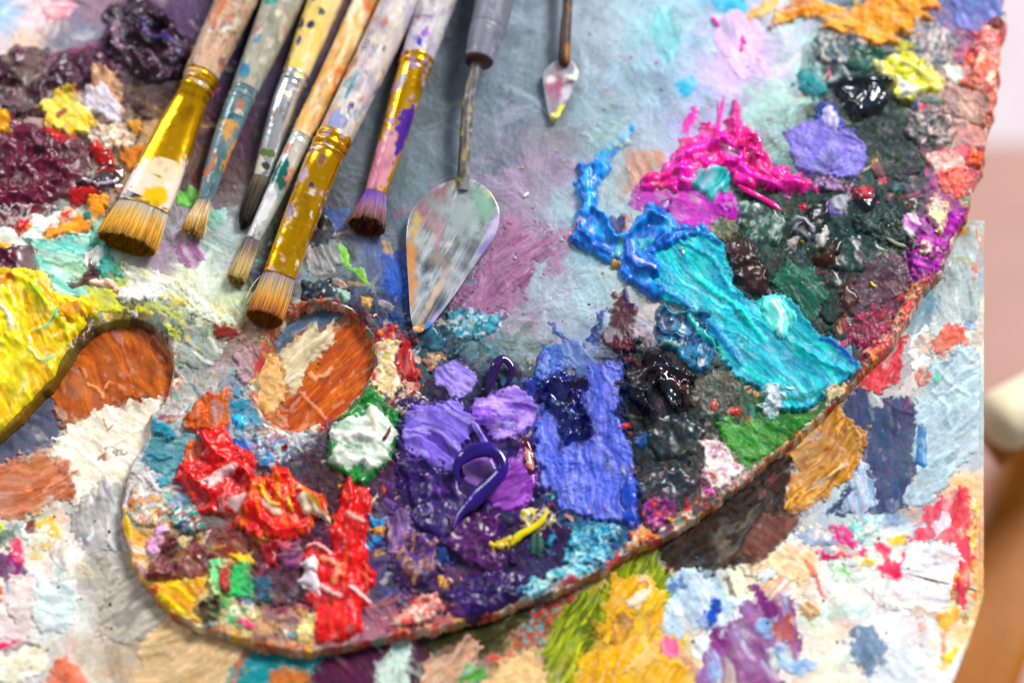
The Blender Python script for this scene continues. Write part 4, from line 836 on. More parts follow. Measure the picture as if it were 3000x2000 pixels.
d('885,1196 913,1174 938,1174 947,1213 915,1278 893,1276 880,1240', '8a6aa8 a080b0 6a4a80 c09880', 1.3, 80, .6, m='s', lab='mauve column')
d('848,1188 883,1190 879,1249 848,1252', '1f80b8 2a90c0 e0e8ec', .9, 70, m='s', lab='blue patch', rough=5)
d('853,1221 886,1212 878,1228 860,1232', 'e8a050', 1.2, rough=3, m='s', lab='orange chip')
d('930,1225 960,1222 1000,1250 1000,1330 950,1340 910,1300', '5a3a80 a07060 6a4a90 c89060 3a2a60', 1.2, crust=.9, m='w', lab='violet and tan crumbs')
d('1038,1188 1075,1176 1150,1188 1138,1238 1113,1271 1163,1281 1138,1328 1063,1298 1028,1258', '4a1858 5a2068 38103f 7a4080', 1.6, fold=.9, m='w', lab='plum purple clump')
d('1000,1265 1020,1262 1030,1290 1010,1300', '2a4a88 3a5a98', 1.2, m='w', lab='blue drip', rough=5)
d('1013,1363 1088,1328 1176,1313 1203,1326 1195,1371 1176,1392 1113,1414 1070,1425 1028,1401', '2a1050 3a1868 1a1040 502a80', 1.6, fold=1, m='w', lab='dark violet mass')
d('950,1375 1000,1360 1020,1400 990,1430 940,1440 900,1430 920,1400', 'e87068 f0a898 d84848 f4d8c8', 1.2, crust=.9, m='s', lab='coral crust')
d('1125,1255 1175,1235 1185,1255 1140,1275', 'd8b820 e8d048 3a2a50', 1, crust=.8, m='w', lab='yellow crumbs')
d('1200,1180 1260,1170 1280,1200 1240,1230 1195,1215', '2a2448 c8c0a8 e8c8b0 342a58 d8c850', 1, crust=1, m='w', lab='navy and cream crumbs')
d('1306,1251 1331,1208 1376,1191 1426,1213 1401,1251 1413,1276 1366,1311 1326,1298 1296,1288', '30a8c8 80d0e0 b8e8f0 2080a8 1a4a70', 1.2, crust=1, m='s', lab='cyan and white crust')
d('1256,1311 1326,1301 1366,1311 1326,1343 1258,1333', 'a0e0f0 60c0d8 c8f0f4', 1.2, crust=.8, m='s', lab='pale cyan crust')
d('1193,1363 1226,1328 1271,1341 1263,1357 1206,1378', '88d8e8 c8f0f0 2080b0', 1.3, crust=.8, m='s', lab='icy cyan crust')
d('1288,1337 1311,1323 1351,1322 1320,1345 1280,1355', 'd03a30 e85a40', 1.1, crust=.6, m='s', lab='red rim crumbs', rough=5)
d('1444,1219 1471,1207 1505,1231 1491,1243 1450,1262 1430,1275', 'f08010 f0a040 e0c8b8 e86020', 1.3, crust=1, m='s', lab='orange rim crumbs')
# ---- blues
d('1238,816 1258,796 1283,794 1316,834 1311,849 1283,856 1263,866 1238,886 1232,850', '3a5ac0 5a78c8 2a40b0 7a90d0', 1.0, crust=.3, m='s', lab='cobalt blue patch')
d('1283,784 1331,784 1371,841 1346,869 1326,859', '5a70a8 7a90c0 6a80b0', .8, 60, .7, m='s', lab='grey blue wedge')
d('1351,846 1388,834 1431,838 1432,866 1416,884 1428,924 1408,946 1426,984 1447,1021 1452,1071 1460,1109 1465,1134 1458,1176 1460,1206 1426,1202 1351,1189 1296,1177 1276,1155 1246,1105 1230,1034 1225,996 1233,959 1251,944 1300,930 1345,900', '6a78d8 5a68cc 8088e0 4a5ac0 7078d0', 1.4, 78, .28, fold=.35, m='s', lab='large periwinkle blue field', mixs=44, ridges=[([(1380,850),(1400,880),(1410,905)],4,.6,None),([(1395,842),(1420,850)],3,.6,'9a98e8')])
d('1430,1100 1462,1110 1462,1204 1430,1200', '2a4ab0 3050b8 4a60c0', .8, 80, m='w', lab='cobalt edge of the field')
d('1233,904 1258,871 1283,852 1306,858 1350,875 1353,894 1337,905 1353,946 1363,996 1351,1008 1316,1018 1301,1026 1286,1001 1274,959 1256,934 1230,925', '0c0f50 15187a 0a0a38 2a2a90', 2.8, fold=1.2, lump=.4, m='g', lab='glossy ultramarine clump', rough=4, ridges=[([(1240,905),(1270,880),(1310,885),(1346,884)],9,2.4,None),([(1262,930),(1290,937),(1310,960),(1300,1000)],7,2,'20406a'),([(1320,915),(1340,950),(1356,992)],8,2.2,None),([(1275,925),(1310,920)],6,-1.4,'3a4a50')])
d('1191,996 1213,1008 1227,1046 1230,1084 1218,1093 1201,1064', '6a1a40 4a1030', 1.4, m='g', lab='wine red petal', rough=3)
d('1201,1024 1218,1044 1227,1084 1208,1072', 'd89a90 e8b8a8', 1.4, 70, m='g', lab='salmon petal', rough=2)
d('1478,816 1491,802 1531,821 1548,841 1566,856 1603,869 1583,889 1585,934 1566,956 1541,946 1526,909 1501,891 1486,879 1474,859', '0a0810 15101f 201018 1c2c4c', 2.8, fold=1.2, lump=.4, m='g', lab='glossy black folded clump', rough=4, ridges=[([(1495,825),(1520,835),(1545,860),(1600,868)],6,2,None),([(1545,885),(1570,900),(1575,940)],9,1.6,'4a2a2c'),([(1530,890),(1545,940)],7,1.4,'203450')])
d('1424,884 1451,890 1488,903 1509,934 1513,964 1498,983 1486,959 1463,934 1430,904', '0a0a18 181830 0c0810', 2.6, fold=1, m='g', lab='glossy black streak', rough=3, ridges=[([(1435,892),(1475,910),(1500,970)],7,1.8,None)])
d('1460,840 1480,850 1480,885 1450,885 1440,860', '201c28 38303c 12101a', 1.4, fold=.8, m='w', lab='black brown smear')
d('1490,970 1580,960 1620,990 1600,1040 1530,1060 1480,1020', '1c2828 2c3838 141c20 404840 1f3c50', 1.3, crust=1.1, m='w', lab='black green crumbs')
d('1458,1005 1495,1000 1480,1025 1466,1035', '2a5a98 3a6aa0', 1, m='w', rough=4, lab='blue fleck')
d('1480,1080 1560,1070 1600,1110 1560,1170 1490,1180 1470,1130', '22404c 2c3c3c 18283c 3a4a48 582a4c', 1.2, crust=1.1, m='w', lab='dark blue green crumbs')
d('1480,1155 1540,1145 1560,1180 1510,1215 1475,1205', 'b03aa0 d04a40 6a3a70 c880b0 3a3a48', 1.2, crust=1.1, m='s', lab='magenta and red crumbs')
d('1595,870 1680,850 1700,900 1670,950 1610,960 1590,920', '62685c 4c5a50 747468 5a3a34', .9, crust=.8, m='s', lab='grey green crust')
d('1650,984 1663,959 1701,974 1764,964 1801,969 1851,959 1869,970 1840,996 1789,1031 1738,1056 1708,1071 1676,1034', '2a7a2a 1f6a28 3a8a30 5a9a50 2a5a30', .9, 30, .4, m='s', lab='leaf green field', crust=0)
d('1606,1014 1641,1008 1676,1034 1683,1059 1713,1074 1681,1118 1651,1121 1611,1098 1621,1054', 'e8dcd8 f0c8d8 e0e8d8 d89ab8 f4f0e8', 1.3, crust=1, m='s', lab='white and pink crust')
d('1611,1126 1633,1118 1640,1135 1618,1143', 'f070c0 e858b0', 1.3, rough=4, m='s', lab='hot pink dab')
d('1628,1085 1645,1078 1648,1106 1636,1108', 'd03050 b02040', 1.2, rough=4, m='s', lab='red fleck')
d('1673,939 1688,933 1704,946 1688,957 1672,951', 'c04038 d86a58', 1.3, rough=3, m='w', lab='brick red fleck')
d('1625,930 1640,922 1648,936 1632,942', 'a84a3a', 1.1, rough=3, m='w')
d('1743,940 1764,893 1785,888 1801,915 1786,957 1770,970', 'e8e8f0 c0d8e0 f4f4f4 48a0a8', 1.2, crust=.9, m='s', lab='white crumbs')
d('1887,893 1926,879 1951,872 1932,906 1900,926', 'f0e8d8 d8d8a0 e8c8b0 c0a870', 1.2, crust=.9, m='s', lab='cream rim crust')
d('1640,1160 1700,1105 1764,1050 1830,1000 1890,945 1935,905 1942,908 1869,976 1800,1034 1700,1116 1640,1166', 'f0c8a8 e8d0c0 90c8b0 d8a870 c8587a', 1.1, crust=.8, m='s', lab='pale crust along the rim', rough=4)
# ---- squeezed strings, curls and loose bits
S = lambda *a, **k: tube('paint_string', *a, **k)
S('1058,1111 1047,1084 1058,1056 1088,1036 1125,1033 1150,1052 1153,1079 1133,1106 1103,1134 1083,1156 1058,1180 1040,1215', '3c1490', pal_root, PS, 16, 1.1, 'paint_gloss', 'dark violet squeezed curl of paint', 16, col2='260a62', flat=.75, zadd=[1, 2, 3, 3, 3, 3, 3, 2, 1, 0, 0, 0])
S('1103,894 1120,892 1130,870 1138,840 1153,824 1170,834 1177,855 1168,880', '3a1068', pal_root, PS, 10, 1.0, 'paint_gloss', 'small dark violet curl', 12, col2='280850', zadd=[0, 1, 2, 3, 3, 2, 1, 0])
S('1085,965 1096,985 1108,1005 1118,1028', '5a3aa8', pal_root, PS, 9, .8, 'paint_wet', 'violet sliver', 10, col2='a898e0')
S('1695,425 1720,440 1750,455 1772,468 1794,482', 'f0149a', pal_root, PS, 8, .9, 'paint_gloss', 'magenta string', 12, col2='e00f8c')
S('1704,338 1708,314 1724,306 1740,318 1743,340 1738,356', 'f0149a', pal_root, PS, 8, 1.0, 'paint_gloss', 'magenta loop', 12, col2='d80880', zadd=[1, 2, 3, 3, 2, 1], taper=False)
S('1664,217 1660,245 1652,280 1650,300', 'f040b0', pal_root, PS, 4, .7, 'paint_wet', None, 8)
S('1650,232 1652,260 1648,290', 'f040b0', pal_root, PS, 3.5, .7, 'paint_wet', None, 8)
S('1608,282 1625,284 1634,278', 'f040b0', pal_root, PS, 4, .7, 'paint_wet', None, 8)
S('1636,38 1642,48 1652,60', 'f048b4', pal_root, PS, 5, .6, 'paint_wet', None, 8)
S('1705,80 1708,92 1714,100', 'f048b4', pal_root, PS, 4.5, .6, 'paint_wet', None, 8)
S('1703,98 1704,108 1703,118', 'f048b4', pal_root, PS, 4, .6, 'paint_wet', None, 8)
S('1257,1174 1240,1200 1214,1217 1192,1230 1174,1252', 'e8d810', pal_root, PS, 9, .8, 'paint_wet', 'yellow squiggle', 10, col2='c8b818')
S('898,976 892,992 886,1002 879,1010', '6a1838', pal_root, PS, 4, .8, 'paint_wet', 'maroon string on the white dab', 8)
S('2000,646 2006,655 2013,657', 'f0c820', pal_root, PS, 4, .7, 'paint_wet', 'tiny yellow worm of paint', 8)
S('2080,535 2100,555 2095,575', '6a6a60', pal_root, PS, 4, .7, 'paint_satin', None, 8)
S('2035,545 2060,560 2082,566', '9a9a8a', pal_root, PS, 5, .7, 'paint_satin', 'grey paint shaving', 8)
S('789,701 800,706 812,712', 'e8e4dc', pal_root, PS, 2.2, .8, 'paint_satin', None, 6)
S('1203,453 1208,448 1214,442', 'f0f0ec', pal_root, PS, 4, .8, 'paint_satin', 'white chip', 7)
S('857,728 861,724 866,722', 'e8c8b0', pal_root, PS, 3.5, .8, 'paint_satin', None, 7)
S('1805,888 1814,892 1824,890', 'f0f4f4', pal_root, PS, 3.5, .8, 'paint_satin', None, 7)
S('1567,575 1570,578 1569,584', 'f4f0d8', pal_root, PS, 3, .8, 'paint_satin', None, 7)
rng = random.Random(5)
for i in range(70):            # grains of dried paint and dust
    x = rng.uniform(1180, 1800); y = rng.uniform(20, 760)
    if i > 45: x = rng.uniform(1660, 2180); y = rng.uniform(430, 760)
    r = rng.uniform(1.6, 3.6); a = rng.uniform(0, 3.1)
    tube('paint_grain', [(x - math.cos(a) * r, y - math.sin(a) * r), (x, y), (x + math.cos(a) * r, y + math.sin(a) * r)], rng.choice(['e8dcd0', 'c8c4cc', 'a8b8c0', 'f070b8', '50a0c0', 'e8b080', '907890']), pal_root, PS, r, .5, 'paint_satin', None, 6)
# ------------------------------------------------------------------ the lower board
brd_root = empty('painting_board', P3(1176, 1000, ZB - TB), 'flat wooden board lying under the palette, daubed with pale and mixed paint', 'board')
BS = Sheet(-170, 2290, 480, 1700, 3.0, ZB); BS.root = brd_root
slab('wood_panel', [inset(BOUT, 5)], ZB, ZB - 0.0012, ZB - TB, brd_root)
G1 = """60,1000,5a5d70,.15 200,1000,e4d8c6,.2 300,1000,e8dcc8,.2 100,1230,e8ddd0,.25 150,1280,ece2d8,.25 230,1220,b0aeac,.2 240,1320,b0a89f,.2 60,1400,ecdcd8,.25 130,1400,d8e4e2,.2 200,1480,c8beb0,.25 280,1500,c0b09a,.2 400,1500,c8a880,.12 220,1560,d8cfc0,.25
640,1550,2a9098,.15 800,1540,5a2548,.15 900,1540,c0d2c8,.15 1000,1500,4a3030,.2 1060,1540,c8a088,.2 1120,1480,2e2e14,.2 1200,1540,e0be90,.15 1300,1480,8a9614,.2 1450,1480,e8b030,.2 1560,1540,e8c070,.3
1600,1340,c8d8e4,.35 1640,1500,eef0e0,.3 1600,1240,3a281c,.15 1720,1330,ecebd0,.3 1700,1420,c0c8d8,.4 1800,1300,f0d8b8,.35 1860,1340,ecdccc,.4 1900,1400,e8e4e0,.4 1900,1500,ece4d4,.35 1950,1330,e4e4e4,.4 1880,1210,b0b8c4,.3 1980,1210,c8dcd8,.4 2020,1300,e8e4dc,.4 2050,1420,ebe6ea,.2 2120,1480,e0e4ea,.2 2150,1560,f0f0f2,.2 2230,1250,f09a68,.5 2230,1400,f0d090,.5
2120,870,c8c4c0,.3 2080,860,d0c8c0,.25 2180,900,a8bcc8,.15 2180,680,a5b2b5,.15 2230,600,b0b4b2,.3 2240,760,d8ccc0,.4 2245,1060,c0c8d0,.2 2245,1120,e8c8a0,.4 2080,1190,9ab0c8,.3 2000,1000,45587a,.15 700,850,b86a38,.2 300,850,a85c20,.15"""
BP = []
for q in G1.split():
    a = q.split(','); BP.append((float(a[0]), float(a[1]), a[2], float(a[3])))
FB = 'f4f0ea 3a3a44 e8b8a0 a8c0d0 e0c060 f0a0a8 d8e0c8 806050'
C, H, GR, SB = ground(BS, BP, 8, 26, 71, FB)
strokes(BS, C, H, GR, SB, 9000, 8, 'f8f4f0 e85a78 f0c040 58c0b8 88a8d0 f0b090 4a60a8 d8e0b0 f4e8d8 a05a90 e88848 6a5a50', hmax=.45, odd=.45, lo=.3, big=2.0)
SDB = poly_sd(BS.X, BS.Y, BOUT) + 0.8 * fbm(BS.X, BS.Y, 14, 75, 2)
ed = np.where(SDB >= 5, 0, np.where(SDB >= 0, (1 - np.sqrt(np.clip(1 - (1 - np.clip(SDB, 0, 5) / 5) ** 2, 0, 1))) * 0.8, 0.8 - SDB / 6 * (TB * 1000 - 1)))
BS.H = H * 0.55 * smooth(-3, 5, SDB) - ed; BS.C = C
# keep what can be seen past the palette, drop what lies deep beneath it
SDQ = np.minimum(poly_sd(BS.X, BS.Y, OUT), -poly_sd(BS.X, BS.Y, HOLE))
BS.keep = (SDB > -3) & (SDQ < 95)
BS.emit('paint_layer', full, (SDB > -6.5) & (SDQ < 95), BS.H, BS.C, 'paint_dry', 'dried whitish layer of old paint')
BSD = lambda x, y: min(SDB[int((y - BS.y0) / BS.cs), int((x - BS.x0) / BS.cs)], 40 - SDQ[int((y - BS.y0) / BS.cs), int((x - BS.x0) / BS.cs)])
filler(BS, 75, 43, SB, np.clip(GR * 1.6, 0, 1), 'f8f4f0 e85a78 f0c040 58c0b8 88a8d0 f0b090 4a60a8 f4e8d8 e8e4ec f4f0e8 d8e4ea', BSD, 20, 62, (.25, .6), .3, 'paint_patch', 'dds', 40)
b = lambda p, c, h=.5, ang=None, **k: BS.dab(p, c, h, ang, **{**dict(m='d', rough=10, edge=7, feather=5, name='paint_patch', flat=.3), **k})
# left side and notch
b('-60,1010 50,950 97,890 125,905 135,960 160,975 150,1000 110,1030 60,1032 30,1062 -60,1090', '55586a 62657a 4c5062', .3, 30, lab='slate grey patch')
b('108,900 180,790 230,750 300,722 370,735 412,790 416,870 392,925 350,922 300,922 240,937 180,957 140,972 128,950 116,925', 'b06020 a85418 c06a28 8a4416', .6, 60, st=.4, m='s', lab='burnt orange patch seen through the notch', ridges=[([(205,885),(222,892),(238,912)],4,.6,'e0a070'),([(240,895),(252,880)],3,.5,'d89a68'),([(190,850),(200,870)],3,.4,'d08a58')])
b('305,920 350,915 345,935 318,942', '5a4030 443020', .4, crust=.3, lab='dark brown smudge')
b('150,1000 200,960 300,920 380,918 356,965 350,1010 305,1080 290,1140 180,1172 160,1120 140,1060 100,1042', 'e8dcc8 f0e8dc e0d0b8', .45, 35, st=.5, lab='cream field', ridges=[([(235,965),(250,985),(262,975)],3,.4,'c89870'),([(255,1025),(300,1000),(330,985)],3,.4,None)])
b('243,1030 262,1025 285,1045 265,1048', '2a3038 181c22', .8, crust=.4, lab='dark crumb', m='s')
b('225,1046 250,1040 245,1055 228,1055', 'a86a40', .6, rough=3)
b('-60,1090 25,1060 87,1036 135,1049 155,1074 172,1104 168,1146 120,1158 92,1176 92,1191 -60,1195', 'c07a5a cc8468 b86a4a d08a70', .6, -20, st=.5, m='s', lab='terracotta patch', ridges=[([(0,1075),(60,1050),(95,1040)],4,.5,None),([(60,1130),(100,1120),(150,1115)],3,.4,None)])
b('165,1085 185,1078 186,1092 165,1098', 'c07a5a', .4, rough=4)
b('225,1101 285,1104 286,1176 284,1213 292,1271 212,1260 175,1257 172,1201 176,1166', 'aaa8a8 b8b5b2 9a9aa0', .5, 75, st=.6, lab='grey scraped patch', ridges=[([(247,1190),(248,1240),(265,1270)],3,.5,'d8d8da'),([(215,1225),(200,1240)],5,.5,'e0e0e0')])
b('-60,1268 25,1280 57,1281 66,1316 20,1333 -60,1335', '7a3a78 6a3068 8a4a80', .4, 40, lab='violet patch')
b('-60,1336 12,1340 14,1360 8,1382 -60,1385', 'd07040 c86038', .4, lab='terracotta edge patch')
b('20,1336 80,1312 122,1322 92,1400 60,1450 -30,1470 12,1390', 'ecdcd8 e8d4d4 f2e8e4', .4, 20, lab='pale pink field')
b('100,1316 175,1338 182,1388 160,1440 100,1464 80,1401 74,1351', 'd5e2e0 dde8e8 ccdcdc', .5, 15, st=.6, lab='pale mint field')
b('-40,1200 10,1203 9,1232 -40,1236', 'b8d850', .3, rough=3)
b('-40,1228 30,1220 36,1245 15,1257 -40,1258', '7a8a80 607068', .3, lab='grey green smudge')
b('55,1198 82,1196 88,1216 70,1220', '8a4a30 7a3c28', .5, rough=4, lab='brown fleck')
b('0,1478 47,1464 55,1468 15,1490 -40,1510 -40,1490', 'f04070 e05078', .4, rough=4, lab='hot pink streak')
b('10,1495 62,1470 118,1486 112,1492 50,1488 15,1505', '9a8a80 887870', .4, rough=4, lab='grey brown arc')
b('-60,1515 30,1491 75,1483 110,1496 116,1518 100,1546 62,1566 -60,1580', 'eceadc e8e0c8 f2f0e6', .6, -10, st=.5, lab='cream oval patch', m='s')
b('130,1503 160,1511 180,1533 198,1556 195,1600 92,1600 105,1546', 'd86a50 e08068 c85840', .6, fold=.4, m='s', lab='coral patch')
b('5,1395 30,1405 38,1430 20,1425 10,1412', '6a5a50 a89080 3a3430', .4, crust=.4, lab='grey crumbs')
b('220,1271 320,1325 404,1405 400,1420 325,1463 275,1484 225,1452 250,1363', 'a8a098 b8b0a5 989088', .4, -30, st=.6, lab='warm grey swept patch')
b('175,1290 205,1298 212,1318 180,1315', 'e0d0b8', .4, rough=4)
b('325,1463 400,1408 475,1430 580,1475 565,1513 525,1538 500,1590 290,1600 312,1526', 'c8a880 d0b490 b8986a', .3, -25, lab='tan patch')
b('550,1480 582,1478 572,1526 545,1575 500,1600 545,1513', 'c07050 b86848', .35, lab='terracotta sliver')
# bottom edge
b('577,1478 690,1490 800,1470 770,1510 728,1530 720,1560 640,1620 535,1620 565,1530', '1f8a92 2a9aa0 157a85', .35, 20, lab='teal patch')
b('615,1551 658,1528 725,1541 713,1570 690,1600 620,1600', 'c0784a b86c44', .4, lab='terracotta patch at the bottom', rough=8)
b('728,1526 788,1480 863,1462 903,1458 897,1501 870,1513 858,1600 700,1600', '5a2548 4f1f40 6a3050', .35, 40, lab='plum patch')
b('903,1462 948,1455 940,1526 935,1600 856,1600 863,1531 895,1518', 'b8d0c8 c8d8cc a8c8c8', .4, 85, st=.5, lab='pale mint strip')
b('948,1452 980,1450 973,1488 990,1508 968,1526 970,1558 975,1600 935,1600', '5a2848 4c203c', .35, lab='second plum patch')
b('976,1448 1050,1428 1176,1390 1230,1378 1221,1413 1191,1451 1150,1476 1100,1513 1083,1501 1063,1471 988,1508 973,1488', '2a2a10 383818 1f2410', .35, -20, lab='dark olive patch')
b('968,1526 998,1508 1075,1468 1105,1481 1085,1508 1078,1538 1053,1561 1050,1600 975,1600', 'd0aa90 c8a088 d8b8a0', .55, -40, m='s', lab='pinkish beige patch')
b('1063,1531 1125,1519 1113,1551 1088,1576 1053,1561', '4aa870 58a030 60c8b0', .4, -30, dry=.3, lab='green smear')
b('1113,1513 1176,1489 1185,1500 1150,1525', 'd86a68 e08878', .35, -20, dry=.2, lab='pink red smear')
b('1120,1540 1176,1506 1226,1508 1258,1518 1264,1538 1254,1600 1090,1600', 'e8c898 dcb888 ecd4ac', .45, lab='sandy patch')
b('1230,1385 1276,1368 1363,1330 1372,1338 1316,1371 1286,1396 1271,1438 1251,1468 1176,1500 1176,1461 1196,1446', '8a1f28 d84a58 60a8b0 a03a40 6a1a20', .4, crust=.3, lab='red and teal flecked patch')
b('1400,1301 1440,1268 1513,1262 1513,1296 1545,1318 1553,1326 1533,1351 1548,1376 1528,1408 1400,1430 1358,1490 1316,1600 1254,1600 1261,1521 1236,1501 1271,1446 1301,1396 1326,1368 1383,1345', '7a8a10 9aa818 5a6a10 b0b820', .4, -62, st=.8, lab='olive green brushed patch')
b('1388,1361 1408,1323 1463,1318 1496,1331 1531,1366 1526,1401 1521,1456 1521,1508 1578,1516 1574,1600 1300,1600 1336,1513 1371,1501 1391,1476 1401,1426 1388,1396', 'e8a818 f0b828 e0a030 f0c880', .6, -65, st=.5, m='s', lab='yellow ochre patch')
b('1455,1320 1490,1325 1496,1345 1470,1340', 'e0b088 e8c0a0', .4, lab='peach dab', rough=5)
b('1440,1384 1476,1351 1494,1347 1487,1371 1463,1404 1441,1394', 'f5dcc0 f8e8d8', .6, -40, m='s', rough=4, lab='cream stroke on the ochre')
b('1348,1426 1376,1421 1402,1436 1391,1468 1351,1466', '6a4a10 4a3010 8a6a18', .4, crust=.3, lab='dark brown smudge on the olive')
b('1416,1411 1430,1408 1454,1421 1442,1463 1402,1478 1413,1446', 'b08048 a07040 c09058', .5, 80, st=.6, lab='tan stroke', rough=4)
b('1501,1461 1522,1470 1518,1513 1463,1540 1430,1540', 'f0c080 f0cc98', .35, lab='peach patch', rough=8)
# brown, ochre, navy
b('1485,1256 1551,1212 1618,1168 1701,1104 1764,1050 1790,1036 1820,1056 1822,1084 1805,1129 1807,1159 1830,1169 1835,1188 1815,1231 1764,1275 1701,1298 1663,1303 1626,1323 1596,1310 1551,1318 1531,1298 1511,1276', '281a10 3c281e 1e120c 4a322a', .5, -45, st=.4, bleed=.25, thin=.1, lab='dark brown patch')
b('1740,1215 1764,1185 1835,1182 1815,1231 1764,1274 1720,1292 1712,1260', '7a5048 704840 84584e', .4, lab='mauve brown patch')
b('1939,940 1949,898 1989,905 1999,934 2029,929 2029,911 2074,906 2107,908 2107,984 2100,1084 2097,1111 2085,1121 2085,1171 2050,1178 2014,1176 1939,1178 1885,1174 1914,1134 1949,1106 1979,1074 1996,1024 1965,985', '3a5274 444e72 524a72 30547a', .5, 82, st=.45, bleed=.3, lab='slate navy patch', ridges=[([(2030,920),(2060,945),(2100,950)],4,.5,'5a5070'),([(2090,905),(2085,940)],4,.5,'80485a'),([(2055,970),(2060,1000)],4,.4,None)])
b('1990,905 2030,905 2030,932 2002,938', 'b8a8a8 a8b8bc', .3, crust=.2, rough=5)
b('1979,1046 2004,1109 2014,1159 1985,1180 1925,1180 1944,1109', 'a8c0d8 c8cce0 88a8c8', .4, 84, st=.9, dry=.7, lab='white dry brush streaks', thin=.4)
b('1915,924 1941,900 1943,939 1938,964 1955,968 1971,984 2003,984 1981,1024 1977,1071 1949,1096 1894,1143 1838,1176 1806,1156 1805,1124 1823,1084 1821,1056 1790,1040 1869,966', 'b88040 c89048 a87038 d8a050 b0703a', .6, -50, st=.6, m='s', lab='ochre tan patch', ridges=[([(1925,945),(1920,985),(1895,1030)],4,.6,None),([(1955,970),(1975,1010),(1965,1060)],4,.6,'b88858'),([(1900,1095),(1930,1070)],4,.5,'ecc890')])
# right side
b('2065,747 2095,687 2133,640 2156,650 2150,692 2134,737 2099,761', '6a8ca0 7a98a8 5a7c94', .35, -60, lab='slate blue patch')
b('2170,590 2186,552 2218,505 2256,506 2256,720 2200,745 2150,770 2118,780 2140,740 2160,660 2176,620', 'a5b2b5 b5bfc0 98a5a5', .35, 75, st=.5, lab='pale grey corner patch')
b('2204,524 2222,504 2231,527 2206,544', 'c89820 b88a18', .35, lab='gold corner smudge', rough=5)
b('2238,505 2256,506 2255,560 2246,545', 'e08a50 d8986a', .3, rough=5, lab='orange edge smudge')
b('2205,590 2235,585 2240,610 2210,612', '9a9c78 a8a890', .2, dry=.2)
b('2240,590 2254,600 2254,660 2244,640', 'd87a68', .25, dry=.3)
b('2252,535 2262,533 2263,556 2254,558', 'f4f4f4', .8, rough=2, m='s', lab='white spot on the edge')
b('2105,912 2126,889 2139,834 2174,829 2184,804 2209,784 2239,799 2257,821 2257,1009 2239,1034 2214,1046 2194,1084 2151,1134 2124,1160 2089,1171 2085,1130 2099,1084 2106,990', 'a8bcc8 b0c4cc a0b8c4', .55, -40, st=.4, m='s', lab='light blue grey field', ridges=[([(2180,815),(2200,808),(2230,830)],5,.5,None),([(2150,850),(2185,890),(2220,910)],4,.5,None),([(2140,900),(2170,930),(2180,980)],4,.4,None),([(2200,860),(2230,850)],4,.4,None)])
b('2107,979 2126,980 2124,1024 2131,1066 2119,1077 2101,1064 2109,1021', '2a78b0 3a8ac0', .6, 85, m='w', rough=2, lab='blue drip')
b('2030,806 2076,770 2076,829 2055,886 2014,911 1985,893 1980,864', 'c04048 d05058 a83840', .5, -65, st=.5, m='s', lab='red patch near the palette')
b('2139,784 2164,762 2199,746 2225,762 2222,786 2179,806 2164,830 2156,809 2134,798', 'd86058 e07868 e89a88', .4, dry=.2, lab='coral patch at the right')
b('2096,866 2126,831 2147,849 2140,884 2114,897', 'd86058 e0c8b8 7a7a70 d87a60', .4, crust=.4, lab='red and grey flecks')
b('2140,872 2155,862 2160,880 2148,890', '60c8a0', .3, rough=3)
# lower right
b('2119,1190 2124,1174 2154,1139 2189,1121 2214,1119 2232,1144 2226,1176 2221,1240 2239,1276 2220,1338 2222,1396 2199,1390 2184,1356 2189,1336 2201,1288 2194,1250 2139,1245 2089,1248 2091,1231 2109,1213', 'e84a60 f06070 e03a50', .4, 80, st=.4, lab='strawberry red patch')
b('2144,1201 2164,1176 2177,1180 2175,1226 2146,1234', 'f0e8f0 e8c8d0', .3, dry=.2, lab='white patch in the red')
b('2086,1248 2139,1246 2194,1252 2202,1301 2187,1336 2187,1388 2164,1402 2039,1400 2039,1351 2064,1331 2071,1288', 'ece6ee f0e8ea e5e8ee', .4, 10, lab='lavender white field')
b('2014,1301 2034,1286 2059,1288 2079,1256 2070,1300 2067,1340 2039,1328', 'e84a68 e05a78', .35, lab='pinkish red patch', rough=5)
b('1871,1261 1939,1268 1979,1250 1991,1261 1951,1283 1881,1288', 'e03a70 d84a78', .35, dry=.15, lab='magenta red streak')
b('1907,1211 1944,1221 1981,1250 1951,1263 1925,1240', 'd83a80 c84a88', .35, dry=.2, lab='magenta patch')
b('1764,1283 1814,1241 1871,1259 1880,1313 1839,1348 1800,1330', 'f0c8a0 f4d8b8', .35, lab='peach field')
b('1814,1236 1851,1221 1914,1238 1951,1261 1889,1262', '9aa8c0 a8b4c4', .3, 10, lab='grey blue streak')
b('1949,1196 2014,1186 2020,1220 1979,1247 1954,1226', '30c0b8 c8e0d8 60c8c0 e8e0dc', .35, crust=.3, lab='turquoise flecks')
b('2044,1236 2078,1230 2080,1250 2050,1252', 'f0c840', .3, rough=4, lab='yellow fleck')
b('1989,1276 2014,1286 1974,1310', 'f0c850 f4dc88', .3, rough=4, lab='yellow smear')
b('1840,1285 1870,1295 1884,1345 1900,1370 1880,1362 1872,1320', 'e05a58 f09080', .3, dry=.3, lab='red line', rough=4)
b('1895,1300 1950,1290 1960,1330 1920,1340', '60c060 e0e4d8 88c8a0 f0e8dc', .3, crust=.3, lab='green flecks')
b('2228,1160 2254,1150 2254,1330 2245,1400 2230,1390 2240,1280', 'f0a050 f07070 f0d060 f4c8a8', .35, crust=.3, lab='orange and pink edge strip')
b('2156,1413 2199,1394 2205,1413 2174,1452 2156,1446', 'f5c020 f09040', .35, lab='yellow patch', rough=5)
b('2164,1488 2203,1474 2205,1521 2164,1538', 'f8c838 f4d460', .35, dry=.1, lab='lower yellow patch')
b('2160,1445 2172,1450 2170,1500 2160,1490', 'f0a060 f08870', .3, rough=4)
